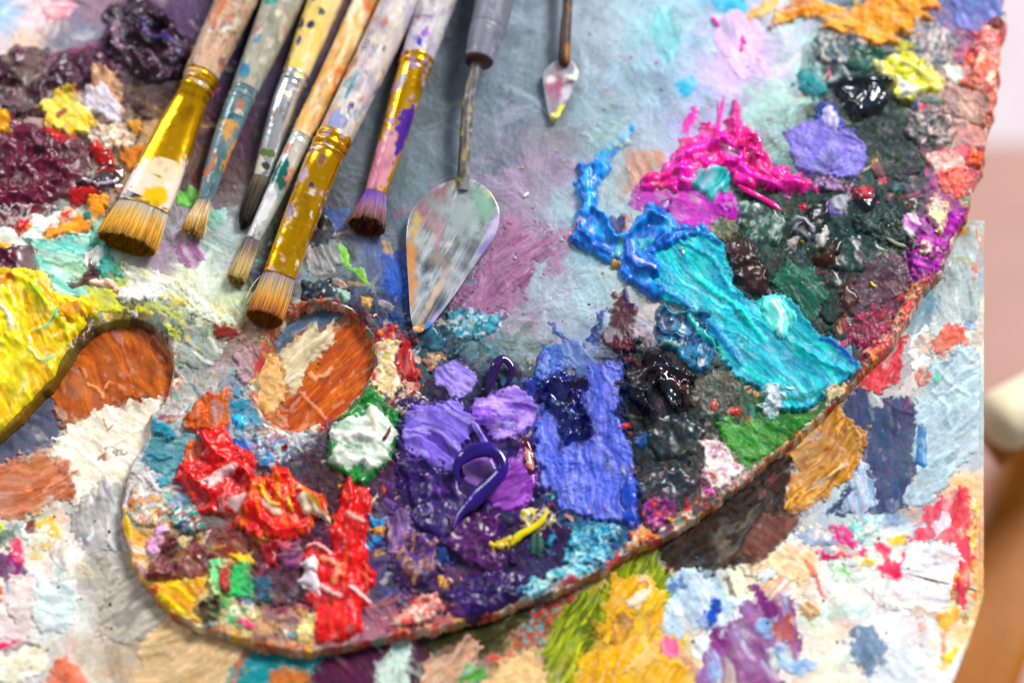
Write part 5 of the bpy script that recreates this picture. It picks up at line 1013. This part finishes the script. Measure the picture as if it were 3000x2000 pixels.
b('1951,1451 1976,1431 2014,1441 2037,1476 2030,1526 1996,1553 1971,1533 1956,1496', '8a9fb8 7a90aa 9ab0c4', .4, 70, lab='slate blue oval')
b('2039,1476 2114,1476 2120,1526 2101,1600 2014,1600 1996,1553 2030,1526', 'd0d8e0 d8dee4', .3, lab='pale grey field')
b('2079,1388 2121,1381 2140,1401 2121,1421 2079,1416', 'ecdcc8 f0d8c0', .3, dry=.1, lab='beige smudge')
b('2110,1430 2135,1415 2130,1445 2112,1460', 'f0b8b0', .25, dry=.3)
b('1746,1326 1758,1376 1776,1363 1829,1361 1832,1426 1842,1476 1835,1506 1799,1512 1809,1476 1764,1500 1790,1530 1815,1600 1600,1600 1601,1546 1626,1481 1656,1443 1688,1426 1701,1396 1735,1340', '7a3a78 8a4a88 9a6aa0 a0b0d0', .4, 60, st=.3, mixs=34, lab='mottled purple patch')
b('1781,1416 1818,1412 1822,1465 1795,1470 1776,1450', 'a04a28 b86040 8a4a50', .35, lab='rust smudge', rough=8)
b('1740,1425 1770,1420 1772,1460 1745,1455', '90b0d8 a8c0e0', .3, dry=.2)
b('1764,1478 1808,1476 1800,1510 1830,1520 1870,1510 1880,1530 1840,1555 1790,1530', '90b0d8 b0c8e4', .35, lab='light blue smear')
b('1630,1530 1655,1518 1650,1555 1628,1560', '98b0d8 88a0c8', .3, dry=.2)
b('1839,1391 1854,1380 1881,1393 1885,1411 1859,1424 1840,1412', 'c08818 b07a14', .5, rough=3, m='s', lab='ochre dab')
b('1536,1331 1576,1314 1651,1326 1676,1363 1689,1388 1656,1440 1610,1440 1566,1464 1526,1460 1526,1413 1551,1376', 'd0dce8 b8d0e4 e0e4ea', .4, 60, dry=.2, lab='pale blue white patch')
b('1536,1333 1568,1322 1570,1350 1550,1366 1536,1355', '5a80b0 6a8cb8', .35, dry=.2, lab='dusty blue smudge')
b('1626,1369 1651,1381 1649,1413 1638,1433 1616,1452 1601,1423 1623,1396', '1f48b0 3a60b8', .4, rough=7, lab='royal blue patch')
b('1516,1483 1531,1462 1556,1471 1559,1503 1543,1513 1522,1504', 'e87aa8 e068a0', .4, rough=3, lab='pink oval')
b('1660,1320 1675,1318 1690,1372 1676,1366', '7a7058', .3, dry=.3, rough=4)
# through the thumb hole
b('763,780 795,730 850,750 875,830 855,895 805,935 745,975 680,998 640,990 650,930 690,890 720,850 738,809', 'b86028 b05020 c06a38 a84a28', .5, -45, st=.4, m='s', lab='burnt orange seen through the thumb hole', ridges=[([(690,905),(720,935),(750,965)],4,.5,'d08a68'),([(700,850),(725,870),(760,850)],5,.4,'d8a080')])
b('620,770 640,745 700,705 780,700 782,735 740,765 690,780 640,802', '5a7890 4a6880 68889c', .35, -30, lab='slate blue seen through the thumb hole')
b('646,796 690,770 775,735 763,784 733,816 703,844 693,884 670,908 655,884 645,834', 'd8ccb0 c8bc9c e0d8c4', .5, -35, m='s', lab='cream seen through the thumb hole')
b('585,846 620,815 645,834 658,889 650,926 613,958 580,930', 'd8a868 e0b888 c89858', .5, fold=.4, m='s', lab='tan seen through the thumb hole')
b('612,960 640,945 660,955 662,985 630,980', 'b06028 985018', .5, m='s', rough=4)
# hairline crack in the board
tube('crack', '2088,1318 2130,1328 2180,1340 2222,1350 2256,1358', '3a2a28', brd_root, BS, 1.6, .1, 'paint_dry', 'thin dark crack near the edge', 6, flat=.3)
rng = random.Random(9)
for i in range(40):
    x = rng.uniform(60, 280) if i % 2 else rng.uniform(1500, 2220); y = rng.uniform(1180, 1540) if i % 2 else rng.uniform(1200, 1540)
    r = rng.uniform(1.5, 4); a = rng.uniform(0, 3.1)
    tube('paint_grain', [(x - math.cos(a) * r, y - math.sin(a) * r), (x, y), (x + math.cos(a) * r, y + math.sin(a) * r)], rng.choice(['2a2a30', '5a4030', 'e8e4dc', 'b07050', '4a6a8a', 'c8b8a0']), brd_root, BS, r, .4, 'paint_satin', None, 6)
# ------------------------------------------------------------------ brushes
def section(stations, n_per, nseg):
    """stations: (x, y, width, thickness ratio, gap under it in mm) -> list of frames"""
    fr = []
    pts = []
    for (x, y, w, r, g) in stations:
        p = P3(x, y, 0.005); half = w * pix(p) / 2
        z = g * .45 / 1000 + half * r
        pts.append((*P3(x, y, z), half, half * r))
    return [np.array(q) for q in curve(pts, n_per)]

def frames(c):
    out = []
    for i in range(len(c)):
        a = Vector(c[max(0, i - 1)][:3]); b = Vector(c[min(len(c) - 1, i + 1)][:3])
        t = (b - a).normalized(); side = t.cross(Vector((0, 0, 1))).normalized(); up = side.cross(t)
        out.append((Vector(c[i][:3]), t, side, up, c[i][3], c[i][4]))
    return out

def body(name, fr, n, colf, material, parent, bumps=None, power=1.0, label=None, lumps=0):
    rings = []; C = []
    L = len(fr)
    for i, (p, t, s, u, a, b_) in enumerate(fr):
        k = 1 + (bumps(i / (L - 1)) if bumps else 0)
        pw = power(i / (L - 1)) if callable(power) else power
        ring = []
        for q in range(n):
            th = 2 * math.pi * q / n; cx, sx = math.cos(th), math.sin(th)
            x = math.copysign(abs(cx) ** pw, cx) * a * k; y = math.copysign(abs(sx) ** pw, sx) * b_ * k
            ring.append(p + s * x + u * y)
        rings.append(np.array(ring))
    V, F = loft(rings)
    ii, qq = np.meshgrid(np.arange(L), np.arange(n), indexing='ij')
    lens = np.concatenate([[0], np.cumsum([(fr[i + 1][0] - fr[i][0]).length for i in range(L - 1)])]) * 1000
    rad = np.array([f[4] for f in fr]) * 1000
    A = lens[ii.ravel()]                                    # mm along
    B = (qq.ravel() / n) * 2 * math.pi * rad.mean()         # mm around
    T = ii.ravel() / (L - 1); TH = qq.ravel() / n * 360
    C = colf(A, B, T, TH)
    if lumps:                # dried paint caught on the surface
        k = smooth(.25, .7, fbm(A, B * 1.4, 3.2, int(lens[-1] * 7) % 91, 3, .6)) * lumps / 1000
        axis = np.repeat(np.array([tuple(f[0]) for f in fr]), n, 0); nv = V - axis; nv /= np.linalg.norm(nv, axis=1)[:, None] + 1e-9
        V = V + nv * k[:, None]
        dirt = 1 - .35 * smooth(.1, .8, fbm(A * .5, B, 4.5, int(lens[-1] * 11) % 83, 4, .62)); C[:, :3] *= dirt[:, None]
    return mesh_obj(name, V, F, C, material, parent, label)

def paintwork(base, spots, seed, amount=.5, size=7.0, bare=0.0, extra=()):
    """colour function: mottled base colours, paint spots; alpha 0 = bare metal"""
    pal = cols(base); sp = cols(spots) if spots else None
    def f(A, B, T, TH):
        n = fbm(A * .35, B, size, seed, 4, .6)
        k = len(pal); tt = np.clip(.45 + .6 * n, 0, .999) * (k - 1); b0 = np.floor(tt).astype(int); w = (tt - b0)[:, None]
        C = pal[b0] * (1 - w) + pal[np.minimum(b0 + 1, k - 1)] * w
        C = C * (1 + .12 * fbm(A * .2, B * 2.5, 1.6, seed + 1, 2))[:, None]
        al = np.ones(len(A)) * (1 - bare)
        if sp is not None:
            m = smooth(.50 - amount * .55, .85 - amount * .55, fbm(A * .7, B, size * .6, seed + 2, 5, .68)) * (.8 if bare < .9 else 1)
            s = np.clip((fbm(A, B, size * 2.2, seed + 3, 2) * .6 + .5) * len(sp), 0, len(sp) - 1).astype(int)
            C = C * (1 - m[:, None]) + sp[s] * m[:, None]; al = np.maximum(al, m)
        for (t0, th0, st, sth, c) in extra:
            dth = np.abs((TH - th0 + 180) % 360 - 180)
            wob = .35 * fbm(A, B, 2.2, seed + 9, 3)
            m = smooth(1.08, .88, np.sqrt(((T - t0) / st) ** 2 + (dth / sth) ** 2) + wob)[:, None]
            C = C * (1 - m) + lin(c) * m; al = np.maximum(al, m[:, 0])
        return np.concatenate([C, al[:, None]], 1)
    return f

def bristles(parent, a, b, wa, wb, ra, rb, ga, gb, count, grad, seed, splay=.04, tipvar=.06, thick=1.0, core='3a2a10', jag=0.0, bow=0.0, bevel=0.12):
    """hairs from ferrule mouth a to tip b (picture points), widths wa, wb"""
    rg = random.Random(seed)
    fr = frames(section([(a[0], a[1], wa, ra, ga), (b[0], b[1], wb, rb, gb)], 12, 8))
    p0, t0, s0, u0, A0, B0 = fr[0]; p1, t1, s1, u1, A1, B1 = fr[-1]
    pal = cols(grad); k = len(pal)  # darker last colour paints in shade between hairs at the tip end
    V = []; F = []; C = []
    for i in range(count):
        th = rg.uniform(0, 2 * math.pi); r = math.sqrt(rg.random())
        if i % 3 == 0: r = rg.uniform(.9, 1.0)
        x, y = math.cos(th) * r, math.sin(th) * r
        clump = .5 * math.sin(x * 9 + seed) + .5 * math.sin(x * 17 + y * 5 + seed * 2)
        L = 1 - tipvar * rg.random() - jag * max(0, clump) * .5 - bow * x * x - bevel * (y + 1) / 2
        dx = rg.gauss(0, splay) + splay * .8 * clump; dy = rg.gauss(0, splay)
        rad = rg.uniform(.10, .17) * .001 * thick
        shade = rg.uniform(.72, 1.2); mixj = rg.uniform(-.22, .22) + .12 * clump
        base = len(V)
        for j, u in enumerate((0, .3, .6, .85, 1.0)):
            uu = u * L
            bulge = 1 + .05 * math.sin(uu * math.pi)
            q = p0.lerp(p1, uu) + s0 * (x * (A0 + (A1 - A0) * uu) * bulge + dx * A1 * u * u) + u0 * (y * (B0 + (B1 - B0) * uu) * bulge + dy * B1 * u * u)
            rr = rad * (1 if u < .9 else .55)
            for m in range(3):
                w = 2 * math.pi * m / 3
                V.append(q + s0 * (math.cos(w) * rr) + u0 * (math.sin(w) * rr))
                tt = min(.999, max(0, u + mixj * (u > 0))) * (k - 1); b_ = int(tt); f = tt - b_
                c = (pal[b_] * (1 - f) + pal[min(b_ + 1, k - 1)] * f) * shade
                C.append(c)
        for j in range(4):
            for m in range(3):
                n = (m + 1) % 3
                F.append((base + j * 3 + m, base + j * 3 + n, base + j * 3 + 3 + n, base + j * 3 + 3 + m))
    o = mesh_obj('bristles', np.array([tuple(v) for v in V]), np.array(F), np.array(C), 'bristle', parent)
    # solid heart of the tuft so that no light falls through
    cf = []
    for (p, t, s, u, a_, b_), q in zip(fr, np.linspace(0, 1, len(fr))):
        if q > .80 - jag * .5 - bevel * .5: break
        cf.append((p, t, s, u, a_ * .88, b_ * .84))
    def cc(A, B, T, TH):
        tt = np.clip(T * .85, 0, .999) * (k - 1); b0 = tt.astype(int); f = (tt - b0)[:, None]
        return (pal[b0] * (1 - f) + pal[np.minimum(b0 + 1, k - 1)] * f) * .45
    body('heart', cf, 20, cc, 'bristle', o)
    return o

def ring_bumps(lst):
    return lambda u: sum(h * math.exp(-((u - c) / w) ** 2) for c, w, h in lst)

GRP = 'paintbrushes lying in a row on the palette'
def brush(label, hand, handcol, fer, fercol, fmat, bumps, br, fpow=1.0):
    root = empty('paintbrush', P3(*fer[0][:2], 0.002), label, 'paintbrush', GRP)
    body('handle', frames(section(hand, 34, 36)), 56, handcol, 'handle_paint', root, lumps=.22)
    body('ferrule', frames(section(fer, 26, 36)), 44, fercol, fmat, root, ring_bumps(bumps), fpow, lumps=.10)
    bristles(root, **br)
    return root

# 1 wide flat brush, gold ferrule
B1 = brush('widest flat brush with yellow-gold ferrule and broad golden bristles, leftmost of the row',
  [(610,-150,96,1,4), (563,-45,92,1,4), (520,50,88,1,4), (463,174,80,1,3.6)],
  paintwork('c8b8a0 d8b098 b89a80 e0d8c8 a88a70', 'd89020 c05a48 7a5a78 e8dcd0 60684a 4a3428', 3, .70, 7, extra=[(.55, 60, .05, 22, 'd8952a'), (.62, 75, .08, 12, 'c87a50')]),
  [(467,166,78,1,3.6), (456,192,77,1,3.6), (446,214,74,.95,3.5), (434,240,80,.75,3.2), (398,320,100,.5,3), (358,412,116,.40,2.8), (329,476,122,.36,2.6)],
  paintwork('f0b020 f4b828 eaa818', 'f0c860 d8c0a8 a87420 8a7058', 5, .26, 8, .97, extra=[(.06, 60, .06, 60, 'f0a818'), (.14, 40, .05, 30, 'b8a898'), (.88, 150, .13, 70, 'f2e0d4'), (.90, 60, .10, 60, 'f4dcc8'), (.80, 110, .05, 45, 'f0d8b8'), (.97, 28, .07, 34, '141418'), (.93, 112, .06, 26, 'f4c040'), (.97, 70, .02, 16, '2a2030'), (.90, 20, .10, 30, 'f0dcd0'), (.22, 120, .03, 30, 'b8a890')]),
  'ferrule_metal', [(.10, .025, .06), (.20, .02, -.06), (.27, .03, .05)],
  dict(a=(330,474), b=(285,570), wa=120, wb=142, ra=.36, rb=.42, bevel=.15, ga=2.6, gb=.9, count=2600, grad='b8b8bc d4b468 ecb83c e8a820 a07818', seed=1, splay=.025, tipvar=.05, thick=1.15, jag=.06), lambda u: 1.0 - .25 * smooth(.35, .8, u))
# 2 thin brush with a gold and blue-grey spotted ferrule
B2 = brush('slim brush with grey-green handle and orange-spotted ferrule, second from the left',
  [(712,-150,92,1,4), (668,-45,88,1,4), (632,45,82,1,4), (562,208,62,1,3.5)],
  paintwork('a8a89a b8b0a0 8a9a94 c8c0b0', '2a9088 d8d0c0 c87a60 889898 4a6a70', 13, .66, 7, extra=[(.60, 70, .05, 28, '2a9a8c'), (.94, 70, .03, 20, '1a80c0'), (.82, 70, .012, 10, '2a88d0'), (.52, 80, .04, 30, '48a89a')]),
  [(565,201,60,1,3.5), (554,226,62,1,3.5), (545,246,60,1,3.4), (522,305,56,.95,3.2), (492,390,46,.9,2.9), (470,462,34,.8,2.6)],
  paintwork('6a8890 809aa0 587880', 'e89a18 e8a830 2a6a78 d8d0c0 e07a18', 15, .72, 6, .35),
  'ferrule_metal', [(.06, .02, .05), (.14, .02, -.07), (.20, .02, .05)],
  dict(a=(471,460), b=(437,546), wa=34, wb=52, ra=.8, rb=.6, ga=2.4, gb=1.6, count=520, grad='8a8a94 e0b878 f0dcc0 e8c888 c89838', seed=2, splay=.10, tipvar=.22, thick=1.2, jag=.25))
# 3 silver ferrule, yellow handle
B3 = brush('brush with pale yellow handle flecked with navy and a bright silver ferrule',
  [(812,-150,84,1,4), (765,-45,78,1,4), (735,30,72,1,4), (678,176,58,1,3.5)],
  paintwork('e8d0a0 f0dcb4 e8c878 f0d890', 'f0d070 e8b860', 23, .3, 12, extra=[(.50, 60, .05, 22, '5a6aa8'), (.62, 62, .03, 10, '3a4a98'), (.78, 88, .025, 14, '2a2a60'), (.78, 45, .03, 14, '2a3070'), (.86, 62, .02, 12, '2a3a90'), (.97, 42, .035, 10, '1a1a38'), (.38, 120, .02, 12, '2a2a50'), (.70, 110, .02, 16, '4a4a60')]),
  [(681,169,58,1,3.5), (672,192,60,1,3.5), (663,212,58,1,3.4), (645,262,56,1,3.2), (620,340,46,.95,2.9), (600,408,36,.8,2.6)],
  paintwork('d4d6dc dfe1e6 c8ccd2', 'd8d0c8 f0e8c8 8a9a5a', 25, .08, 6, .98, extra=[(.12, 120, .06, 30, 'e0d890'), (.62, 75, .05, 8, '8a6a30'), (.85, 95, .03, 60, '6a7a48'), (.95, 60, .06, 50, 'd8d4c0'), (.93, 120, .03, 30, '4a4a40')]),
  'ferrule_metal', [(.05, .02, .04), (.11, .015, -.05), (.17, .03, .05), (.24, .015, -.04)],
  dict(a=(601,405), b=(552,532), wa=36, wb=34, ra=.8, rb=.5, ga=2.4, gb=1.8, count=520, grad='8a7a68 3a2a20 4a3a28 241812 181008', seed=3, splay=.05, tipvar=.12, thick=1.2, bow=.22, jag=.1))
# 4 orange-stained handle, paint covered ferrule
B4 = brush('slim brush with orange-stained wooden handle and paint-spattered pale ferrule',
  [(905,-150,66,1,4), (862,-45,58,1,4), (820,45,54,1,4), (765,165,52,1,3.8), (690,316,48,1,3.4)],
  paintwork('e8d0a8 e0a860 f0dcc0 d08840 c8a070', 'd87028 b88050 a89070 c85a28', 33, .45, 11, extra=[(.45, 60, .10, 30, 'e8e0c8')]),
  [(692,312,48,1,3.4), (684,330,47,1,3.3), (655,392,46,1,3.1), (622,465,42,.95,2.9), (580,552,34,.8,2.6)],
  paintwork('c8ccc8 d8d8d0 b0b8b8', 'd88060 e0d8cc 3a7a70 8aa098 d06a40', 35, .62, 7, .45, extra=[(.55, 75, .10, 45, '1f6a68'), (.80, 80, .14, 50, 'e4e4e6'), (.62, 120, .05, 30, '3a6a60'), (.35, 60, .06, 30, 'd08068')]),
  'ferrule_metal', [(.02, .02, .05), (.2, .02, -.03), (.26, .015, .03)],
  dict(a=(581,550), b=(537,656), wa=34, wb=46, ra=.8, rb=.6, ga=2.4, gb=1.6, count=620, grad='7a6070 5a4a4a d0b890 e0cc9a b89a50', seed=4, splay=.04, tipvar=.10, thick=1.15, bow=.06))
# 5 big brush, polished gold ferrule
B5 = brush('large brush with stamped lilac-grey handle and long polished gold ferrule, nearest the thumb hole',
  [(988,-150,96,1,4), (942,-45,90,1,4), (905,35,86,1,4), (840,170,82,1,4), (767,320,80,1,3.8)],
  paintwork('d8d0c4 c8c0c4 dcd0c0 c0b8c8 b8b4b8', '8a80c0 d08aa0 d08060 7aa0b0 e8e0d8 5a5068', 43, .66, 7, extra=[(.93, 62, .018, 13, 'e8b010'), (.90, 110, .018, 8, '4a3a80'), (.945, 40, .035, 7, 'c01028'), (.72, 32, .03, 8, 'd87030'), (.78, 40, .03, 8, 'd87838'), (.82, 80, .06, 8, '6aa8b8'), (.97, 45, .05, 22, 'd8a898'), (.965, 85, .04, 25, '98a0c8')]),
  [(770,313,80,1,3.8), (758,338,82,1,3.8), (748,360,80,1,3.7), (738,380,81,1,3.6), (715,440,80,.85,3.3), (680,530,78,.62,3), (641,634,76,.46,2.7)],
  paintwork('f0b020 f4b828 eaa818', 'b8a8c8 c8a8b8 70588a e0d8dc 8a6a30', 45, .30, 5, .98, extra=[(.40, 50, .03, 24, 'd8d4dc'), (.43, 38, .03, 20, '5a4a80'), (.62, 55, .05, 18, 'c8b8d0'), (.78, 58, .03, 12, 'b0a0c8'), (.50, 98, .05, 12, '8a6a58'), (.66, 92, .015, 10, '4a4468'), (.30, 70, .02, 20, 'e8c8d8'), (.98, 40, .012, 10, 'c03028')]),
  'ferrule_metal', [(.05, .025, .05), (.115, .015, -.07), (.17, .03, .05), (.235, .012, -.05), (.27, .02, .03)],
  dict(a=(642,632), b=(602,746), wa=76, wb=88, ra=.46, rb=.5, bevel=.18, ga=2.4, gb=.9, count=1700, grad='9a8a98 b0a890 e0b038 d89028 a05a1c', seed=5, splay=.02, tipvar=.05, thick=1.1, bow=.03), lambda u: 1.0 - .28 * smooth(.4, .8, u))
# 6 gold ferrule spattered violet, fanned violet bristles
B6 = brush('brush with violet-stained fanned bristles and lilac-spattered gold ferrule, rightmost of the row',
  [(1052,-150,94,1,4), (1018,-45,88,1,4), (992,35,82,1,4), (958,138,74,1,3.6)],
  paintwork('c8c4c8 d0ccc8 b8b0c4 d8d4cc', 'a080c8 7a80b0 d8c8d8 b898c0 6a6090', 53, .64, 6, extra=[(.93, 92, .03, 10, '5a4ac0'), (.86, 100, .05, 12, 'a070c8'), (.76, 60, .015, 8, 'd07a58')]),
  [(960,131,74,1,3.6), (952,158,74,1,3.6), (943,186,72,1,3.5), (935,208,70,1,3.4), (908,300,64,.9,3), (862,446,50,.75,2.6)],
  paintwork('f0b020 f4b828 eaa818', 'b8a0d0 c0a0c8 9a8ab8 e0a8a0', 55, .48, 6, .97, extra=[(.09, 52, .03, 16, '2a2a80'), (.90, 100, .10, 50, 'd8a0a8'), (.80, 140, .1, 40, '5a3a98'), (.94, 60, .08, 40, 'd890a8'), (.08, 20, .05, 22, 'd890b8'), (.55, 70, .1, 12, '9a98a8')]),
  'ferrule_metal', [(.04, .02, .05), (.10, .012, -.05), (.15, .03, .06), (.22, .012, -.06)],
  dict(a=(862,444), b=(838,535), wa=50, wb=94, ra=.75, rb=.5, bevel=.25, ga=2.4, gb=1.4, count=1300, grad='6a40b8 7a58a8 9a6a98 a0685a 6a3414', seed=6, splay=.03, tipvar=.10, thick=1.15, jag=.10))

# stamped number and worn marks on the large handle
def stamp(txt, x, y, size, rot, parent):
    cu = bpy.data.curves.new('stamp', 'FONT'); cu.body = txt; cu.size = size; cu.align_x = 'CENTER'; cu.align_y = 'CENTER'; cu.extrude = 0.00002
    t = bpy.data.objects.new('tmp', cu); SC.collection.objects.link(t)
    me = bpy.data.meshes.new_from_object(t.evaluated_get(bpy.context.evaluated_depsgraph_get()))
    bpy.data.objects.remove(t)
    p = P3(x, y, 0.0192)
    # lay the figures on the round handle
    a = Vector(P3(940, -45, 0.0125)); b_ = Vector(P3(770, 313, 0.0105)); ax = (b_ - a).normalized()
    R_ = 0.0073
    for v in me.vertices:
        q = Matrix.Rotation(rot, 3, 'Z') @ v.co + p
        q = Vector(q); d = (q - a).dot(ax); c = a + ax * d
        off = q - c; off -= ax * off.dot(ax); rr = R_ + 0.0001 - 0.0006 * d / (b_ - a).length
        v.co = c + off.normalized() * rr
    me.materials.append(mat('stamp_ink', .6, .2, attr=False, color=tuple(lin('6a6468'))))
    o = bpy.data.objects.new('stamped_number', me); SC.collection.objects.link(o)
    o.location = -origin(parent); o.parent = parent
    return o
stamp('10', 836, 98, .0052, math.radians(65), B5)

# stray hairs
def hair(pts, parent, col='e8dcc8', r=.9):
    return tube('stray_hair', pts, col, parent, PS, r, 1.0, 'bristle', None, 5, zadd=[3] * 3)
hair('600,632 580,655 562,690', B5); hair('612,634 585,668 566,700', B5); hair('466,500 478,525 488,532', B2); hair('430,520 412,528 400,535', B2)
hair('455,505 470,520 474,540', B2); hair('826,852 838,847 852,844', B5)

# ------------------------------------------------------------------ palette knives
def blade(name, outline, neck, tip, z0, z1, colf, parent):
    """flat blade from an outline; z runs from neck to tip"""
    oc = curve(outline, 6, True); n = len(oc)
    nk = np.array(neck, float); tp = np.array(tip, float); ax = tp - nk; L = np.linalg.norm(ax); ax /= L
    ctr = nk * .55 + tp * .45
    rows = 46; V = []; UVs = []
    def zz(q):
        u = np.clip(np.dot(q - nk, ax) / L, 0, 1); return (z0 + (z1 - z0) * (1 - (1 - u) ** 1.6)) / 1000
    for r in range(rows):
        s = 1 - (r / (rows - 1)) ** 1.25
        for q in oc:
            p = ctr + (np.array(q) - ctr) * s
            V.append(tuple(P3(p[0], p[1], zz(p) + (0.00012 if r else 0)))); UVs.append(p)
    for q in oc:
        V.append(tuple(P3(q[0], q[1], zz(np.array(q))) - Vector((0, 0, .0007)))); UVs.append(q)
    F = []
    for r in range(rows - 1):
        for i in range(n):
            j = (i + 1) % n; F.append((r * n + i, r * n + j, (r + 1) * n + j, (r + 1) * n + i))
    B0 = rows * n
    for i in range(n):
        j = (i + 1) % n; F.append((i, B0 + i, B0 + j, j))
    F.append(tuple(B0 + i for i in range(n)))
    uv = np.array(UVs, float)
    return mesh_obj(name, np.array(V), F, colf(uv[:, 0], uv[:, 1]), 'blade_metal', parent)

def smudges(X, Y, base, items, seed, ang):
    a = math.radians(ang); U = X * math.cos(a) + Y * math.sin(a); Vv = -X * math.sin(a) + Y * math.cos(a)
    st = vn(U / 90, Vv / 2.6, seed) * .45 + vn(U / 160, Vv / 7, seed + 1) * .4 + .12 * fbm(X, Y, 6, seed + 7, 2)
    pal = cols(base); k = len(pal); tt = np.clip(.5 + .32 * st + .35 * fbm(X, Y, 48, seed + 2, 3), 0, .999) * (k - 1)
    b0 = tt.astype(int); f = (tt - b0)[:, None]; C = pal[b0] * (1 - f) + pal[np.minimum(b0 + 1, k - 1)] * f
    al = np.clip(.38 + .3 * st, 0, 1)
    for (x, y, rx, ry, rot, c, amt) in items:
        q = math.radians(rot); u = (X - x) * math.cos(q) + (Y - y) * math.sin(q); v = -(X - x) * math.sin(q) + (Y - y) * math.cos(q)
        d = np.sqrt((u / rx) ** 2 + (v / ry) ** 2) + .38 * fbm(X, Y, 15, seed + 5 + int(x), 4, .6) + .35 * st
        m = (smooth(1.3, .35, d) * amt)[:, None]; C = C * (1 - m) + lin(c) * m; al = np.maximum(al, m[:, 0])
    return np.concatenate([C, al[:, None]], 1)

def rod(name, pts, parent, colf, material='handle_paint', n=24, bumps=None):
    """pts: (x, y, width, height of the axis in mm)"""
    st = []
    for x, y, w, h in pts:
        p = P3(x, y, h / 1000); st.append((*p, w * pix(p) / 2, w * pix(p) / 2))
    return body(name, frames([np.array(q) for q in curve(st, 16)]), n, colf, material, parent, bumps)

k1 = empty('palette_knife', P3(1060, 430, .002), 'large palette knife with grey handle, cranked shank and paint-smeared trowel blade', 'palette knife', 'palette knives on the palette')
rod('handle', [(1165,-150,92,13), (1142,-30,90,13), (1128,40,84,12.5), (1113,90,78,12), (1101,138,66,11.5)], k1, paintwork('7a7c8a 8a8a98 6c707c', 'a8a0b0 585a6a c8c0c8 7a70a0', 63, .45, 5), bumps=ring_bumps([(.62, .008, -.06)]), n=36)
rod('collar', [(1103,130,67,11.5), (1100,141,66,11.4), (1099,146,58,11.4)], k1, paintwork('5a3a34 4a2a26 6a5048', '2a2020', 65, .4, 4), n=36)
rod('shank', [(1098,140,30,11.2), (1090,170,28,10.8), (1077,215,27,10), (1072,270,28,9.2), (1069,330,29,8.4), (1066,385,30,7.2), (1064,415,31,6.2), (1063,440,26,5.6)], k1, paintwork('6a6866 8a8a8c 4a3e38 7a7470', 'a8b0b8 b8a830 5a3a28 c8c8cc', 67, .45, 5), n=24)
BL = [(1050,413),(1030,417),(1010,425),(985,440),(963,462),(947,483),(938,504),(933,542),(934,592),(938,654),(942,717),(948,747),(957,757),(966,759),(978,756),(990,747),(1013,717),(1050,667),(1088,612),(1130,552),(1142,526),(1147,497),(1145,478),(1138,460),(1127,442),(1113,429),(1098,419),(1082,412)]
blade('blade', BL, (1065,412), (965,758), 6.6, 3.4, lambda X, Y: smudges(X, Y, '5c646c 969ea4 d0d6da 7c848c', [(1000,450,30,40,60,'8a3a48',.8),(985,500,50,20,60,'c07a88',.6),(1010,520,12,60,10,'c8788a',.6),(1000,470,60,25,40,'8a8f90',.8),(1060,500,60,60,0,'a8b4b4',.75),(1110,470,20,45,-30,'88b8a0',.75),(1125,440,14,20,0,'c8d890',.5),(1135,520,12,60,25,'c8b8e0',.8),(1110,570,10,40,35,'8a78c8',.7),(945,590,16,60,0,'d09050',.85),(948,660,12,60,0,'d08838',.8),(955,520,14,40,10,'d8b878',.7),(990,690,8,70,28,'e8c8b0',.6),(1010,660,6,60,28,'e0b898',.5),(1040,690,10,70,35,'d0c8e8',.8),(1000,735,12,25,35,'b8a8e0',.8),(962,752,22,9,0,'c88a48',.95),(985,748,10,10,30,'2f8ac8',.9),(1030,560,12,10,0,'e8d8d0',.7),(1010,600,30,18,30,'c0a898',.5),(1055,420,25,14,0,'a8a068',.6)], 83, 118), k1)
tube('paint_fleck', '948,752 960,757 974,756', 'c88a4a', k1, PS, 7, 1.2, 'paint_wet', None, 8, zadd=[2, 2, 2], col2='f0d8c0')

k2 = empty('palette_knife', P3(1296, 140, .002), 'small palette knife with diamond blade tipped in yellow paint, right of the large one', 'palette knife', 'palette knives on the palette')
rod('shank', [(1308,-150,24,9), (1305,-40,24,8.5), (1303,20,23,8), (1299,70,26,7), (1297,110,27,6), (1296,140,28,5), (1296,152,20,4.4)], k2, paintwork('4a2c1c 5a3826 3a2a24 a86a28', '2a2420 c88030 6a4a3a', 73, .4, 6), n=20)
BK = [(1281,138),(1266,147),(1253,160),(1248,172),(1247,184),(1249,200),(1253,225),(1258,250),(1263,268),(1269,277),(1276,279),(1283,268),(1294,248),(1306,225),(1318,202),(1328,181),(1329,170),(1325,160),(1318,147),(1310,138)]
blade('blade', BK, (1296,138), (1274,279), 4.4, 2.4, lambda X, Y: smudges(X, Y, 'a8a8b4 c0bcc8 9898a8', [(1275,270,16,14,0,'e8d020',1),(1290,250,14,10,-50,'f0e060',1),(1285,205,10,30,0,'b04a70',.85),(1262,195,10,20,0,'c07088',.8),(1270,215,14,20,0,'a86a88',.7),(1310,180,16,12,0,'f0e8e0',.95),(1265,182,14,10,0,'e8e0dc',.9),(1300,215,14,26,30,'d8d4e0',.8),(1278,165,10,10,0,'b88888',.6),(1322,170,6,14,0,'f4f4f4',.9)], 93, 100), k2)
tube('paint_lump', '1302,182 1312,180 1322,184', 'f0ece0', k2, PS, 7, 1.0, 'paint_satin', None, 8, zadd=[3.2, 3.2, 3.2])
tube('paint_lump', '1266,262 1276,268 1286,256', 'e8d430', k2, PS, 7, .8, 'paint_satin', None, 8, zadd=[2.2, 2.2, 2.2], col2='f4ecc0')
